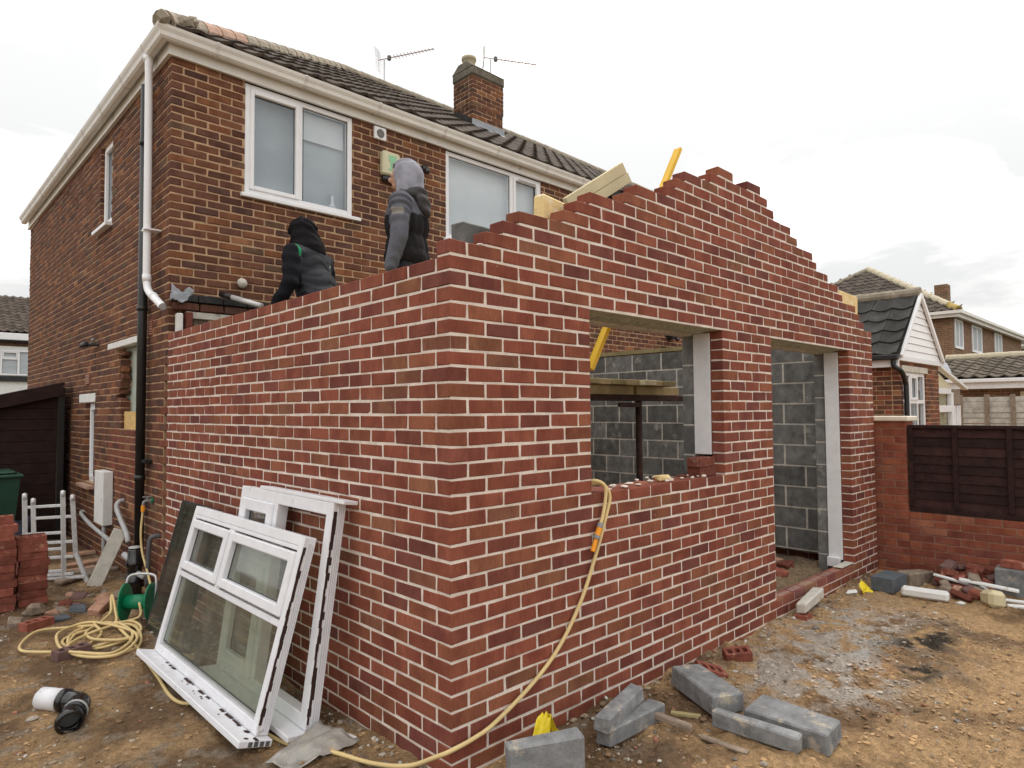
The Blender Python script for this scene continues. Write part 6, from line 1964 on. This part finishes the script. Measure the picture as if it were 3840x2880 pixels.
    inv = rot.transposed()
    kill = []
    for v_ in bm.verts:
        q_ = inv @ (v_.co - hd)
        if q_.y > 0.058 and abs(q_.x) < 0.075 and -0.15 < q_.z < 0.095:
            kill.append(v_)
    bmesh.ops.delete(bm, geom=kill, context='VERTS')
    bm.to_mesh(ho.data)
    bm.free()
    sm = ho.modifiers.new('thickness', 'SOLIDIFY')
    sm.thickness = 0.006
    if cfg.get('collar'):
        c = MB()
        ring_ = []
        for k in range(21):
            a_ = 2 * math.pi * k / 20
            ring_.append(neck + Vector((0.108 * math.cos(a_), 0.098 * math.sin(a_) - 0.012, 0.02 - 0.05 * math.sin(a_) * 0.5 + 0.008 * math.sin(3 * a_))))
        c.tube(ring_, 0.038, 10)
        ellipsoid(c, neck + Vector((0, -0.115, -0.045)), (0.105, 0.055, 0.085))
        ellipsoid(c, neck + Vector((0, -0.135, -0.10)), (0.075, 0.040, 0.065))
        fuse(c, 'lowered_hood', 'cloth', p, 0.011, 4, flat((0.070, 0.066, 0.068)), lambda co: 0.006 * np.sin(co[:, 2] * 70 + co[:, 0] * 20))
    return p

# --- man in a grey hood, standing on the platform with his back to us
zp = 1.93
Jg = dict(head=(0.0, 0.03, 1.685), neck=(0, -0.01, 1.50), chest=(0, 0, 1.29), waist=(0, 0, 1.08), hip=(0, 0, 0.95),
          l_sh=(-0.195, -0.01, 1.415), l_el=(-0.250, -0.02, 1.12), l_wr=(-0.245, 0.05, 0.86), r_sh=(0.195, -0.01, 1.415), r_el=(0.25, 0.02, 1.12), r_wr=(0.21, 0.17, 0.93),
          l_hp=(-0.09, 0, 0.92), l_kn=(-0.10, 0.02, 0.51), l_an=(-0.11, 0.0, 0.10), r_hp=(0.09, 0, 0.92), r_kn=(0.11, 0.03, 0.51), r_an=(0.12, 0.01, 0.10), turn=R(14), nod=R(-5))
def grey_jacket(co):
    c = np.tile(np.array((0.118, 0.120, 0.140), dtype=np.float32), (len(co), 1))
    back = (np.abs(co[:, 0]) < 0.205) & (co[:, 2] < 1.345 - 0.10 * np.abs(co[:, 0]))
    c[back] = (0.018, 0.016, 0.017)
    under = (np.abs(co[:, 0]) >= 0.205) & (np.abs(co[:, 0]) < 0.235) & (co[:, 2] < 1.25)
    c[under] = (0.02, 0.018, 0.02)
    patch = (co[:, 0] < -0.235) & (co[:, 2] > 1.285) & (co[:, 2] < 1.34) & (co[:, 1] > -0.06) & (co[:, 1] < 0.03)
    c[patch] = (0.27, 0.25, 0.22)
    return c
def sleeve_fold(co):
    arm = (np.abs(co[:, 0]) > 0.19).astype(float)
    return arm * creases(co, 105, 0.008, 1.0) + (1 - arm) * creases(co, 75, 0.010, 2.0, (1.6, 0.6, 0.22))
grey_man = person('person', 'person in grey hood and black-backed grey jacket standing on the platform', (1.24, 2.13, zp), R(38), Jg,
                  dict(jacket=grey_jacket, hood=flat((0.30, 0.30, 0.345)), fold=sleeve_fold, hood_fold=lambda co: creases(co, 95, 0.007, 0.5, (1.4, 0.9, 0.35)), collar=True, scale=(1.09, 1.09, 1.0)))
# --- man in a black hood and quilted waistcoat, stooping
Jb = dict(head=(0.0, 0.13, 1.405), neck=(0, 0.07, 1.245), chest=(0, 0.04, 1.06), waist=(0, -0.04, 0.87), hip=(0, -0.08, 0.73),
          l_sh=(-0.215, 0.04, 1.165), l_el=(-0.285, 0.0, 0.88), l_wr=(-0.315, 0.13, 0.67), r_sh=(0.215, 0.04, 1.165), r_el=(0.285, 0.05, 0.90), r_wr=(0.25, 0.26, 0.80),
          l_hp=(-0.09, -0.07, 0.70), l_kn=(-0.12, 0.16, 0.45), l_an=(-0.12, -0.04, 0.10), r_hp=(0.09, -0.07, 0.70), r_kn=(0.12, 0.14, 0.46), r_an=(0.12, -0.06, 0.10), turn=R(2), nod=R(-12), curl=0.75)
def black_vest(co):
    c = np.tile(np.array((0.038, 0.040, 0.046), dtype=np.float32), (len(co), 1))
    arm = (np.abs(co[:, 0]) > 0.225) | ((np.abs(co[:, 0]) > 0.19) & (co[:, 2] < 1.0) & (np.abs(co[:, 0]) + co[:, 2] * 0.05 > 0.25))
    c[arm] = (0.010, 0.010, 0.014)
    seam = (np.abs(np.abs(co[:, 0]) - 0.222) < 0.010) & (co[:, 2] > 1.13)
    c[seam & (co[:, 0] < 0)] = (0.02, 0.26, 0.11)
    logo = (np.abs(co[:, 0] - 0.12) < 0.02) & (np.abs(co[:, 2] - 1.10) < 0.012) & (co[:, 1] < 0)
    c[logo] = (0.35, 0.48, 0.42)
    hem = (np.abs(co[:, 0]) < 0.2) & (co[:, 2] < 0.68)
    c[hem] = (0.10, 0.10, 0.10)
    return c
def quilt(co):
    arm = (np.abs(co[:, 0]) > 0.225).astype(float)
    q_ = np.abs(np.sin(co[:, 2] * 36 + 0.9 * np.sin(co[:, 0] * 9) + 1.1 * np.sin(co[:, 0] * 23 + co[:, 2] * 5)))
    return (1 - arm) * 0.009 * (q_ ** 0.6 - 0.6) + arm * 0.005 * np.sin(co[:, 2] * 50 + co[:, 0] * 15)
black_man = person('person', 'person in black hood and dark quilted waistcoat stooping by the house wall', (0.985, 3.275, zp), R(26), Jb,
                   dict(jacket=black_vest, hood=flat((0.012, 0.011, 0.012)), fold=quilt, hood_fold=lambda co: creases(co, 80, 0.006, 2.5), peak=True, scale=(1.10, 1.10, 1.0)))
# the tool he holds: silver tube with a black grip
tl = thing_at('sealant_gun', 'silver tube tool with black end held by the stooping person', 'tool', (0.62, 3.6, 2.6))
th0, th1 = Vector((0.60, 3.50, 2.635)), Vector((0.42, 4.00, 2.790))
MB().tube([th0, th0.lerp(th1, 0.72)], 0.024, 14).build('barrel', 'alu', tl, smooth=True)
MB().tube([th0.lerp(th1, 0.725), th0.lerp(th1, 1.0)], 0.028, 14).build('grip_end', 'black', tl, smooth=True)
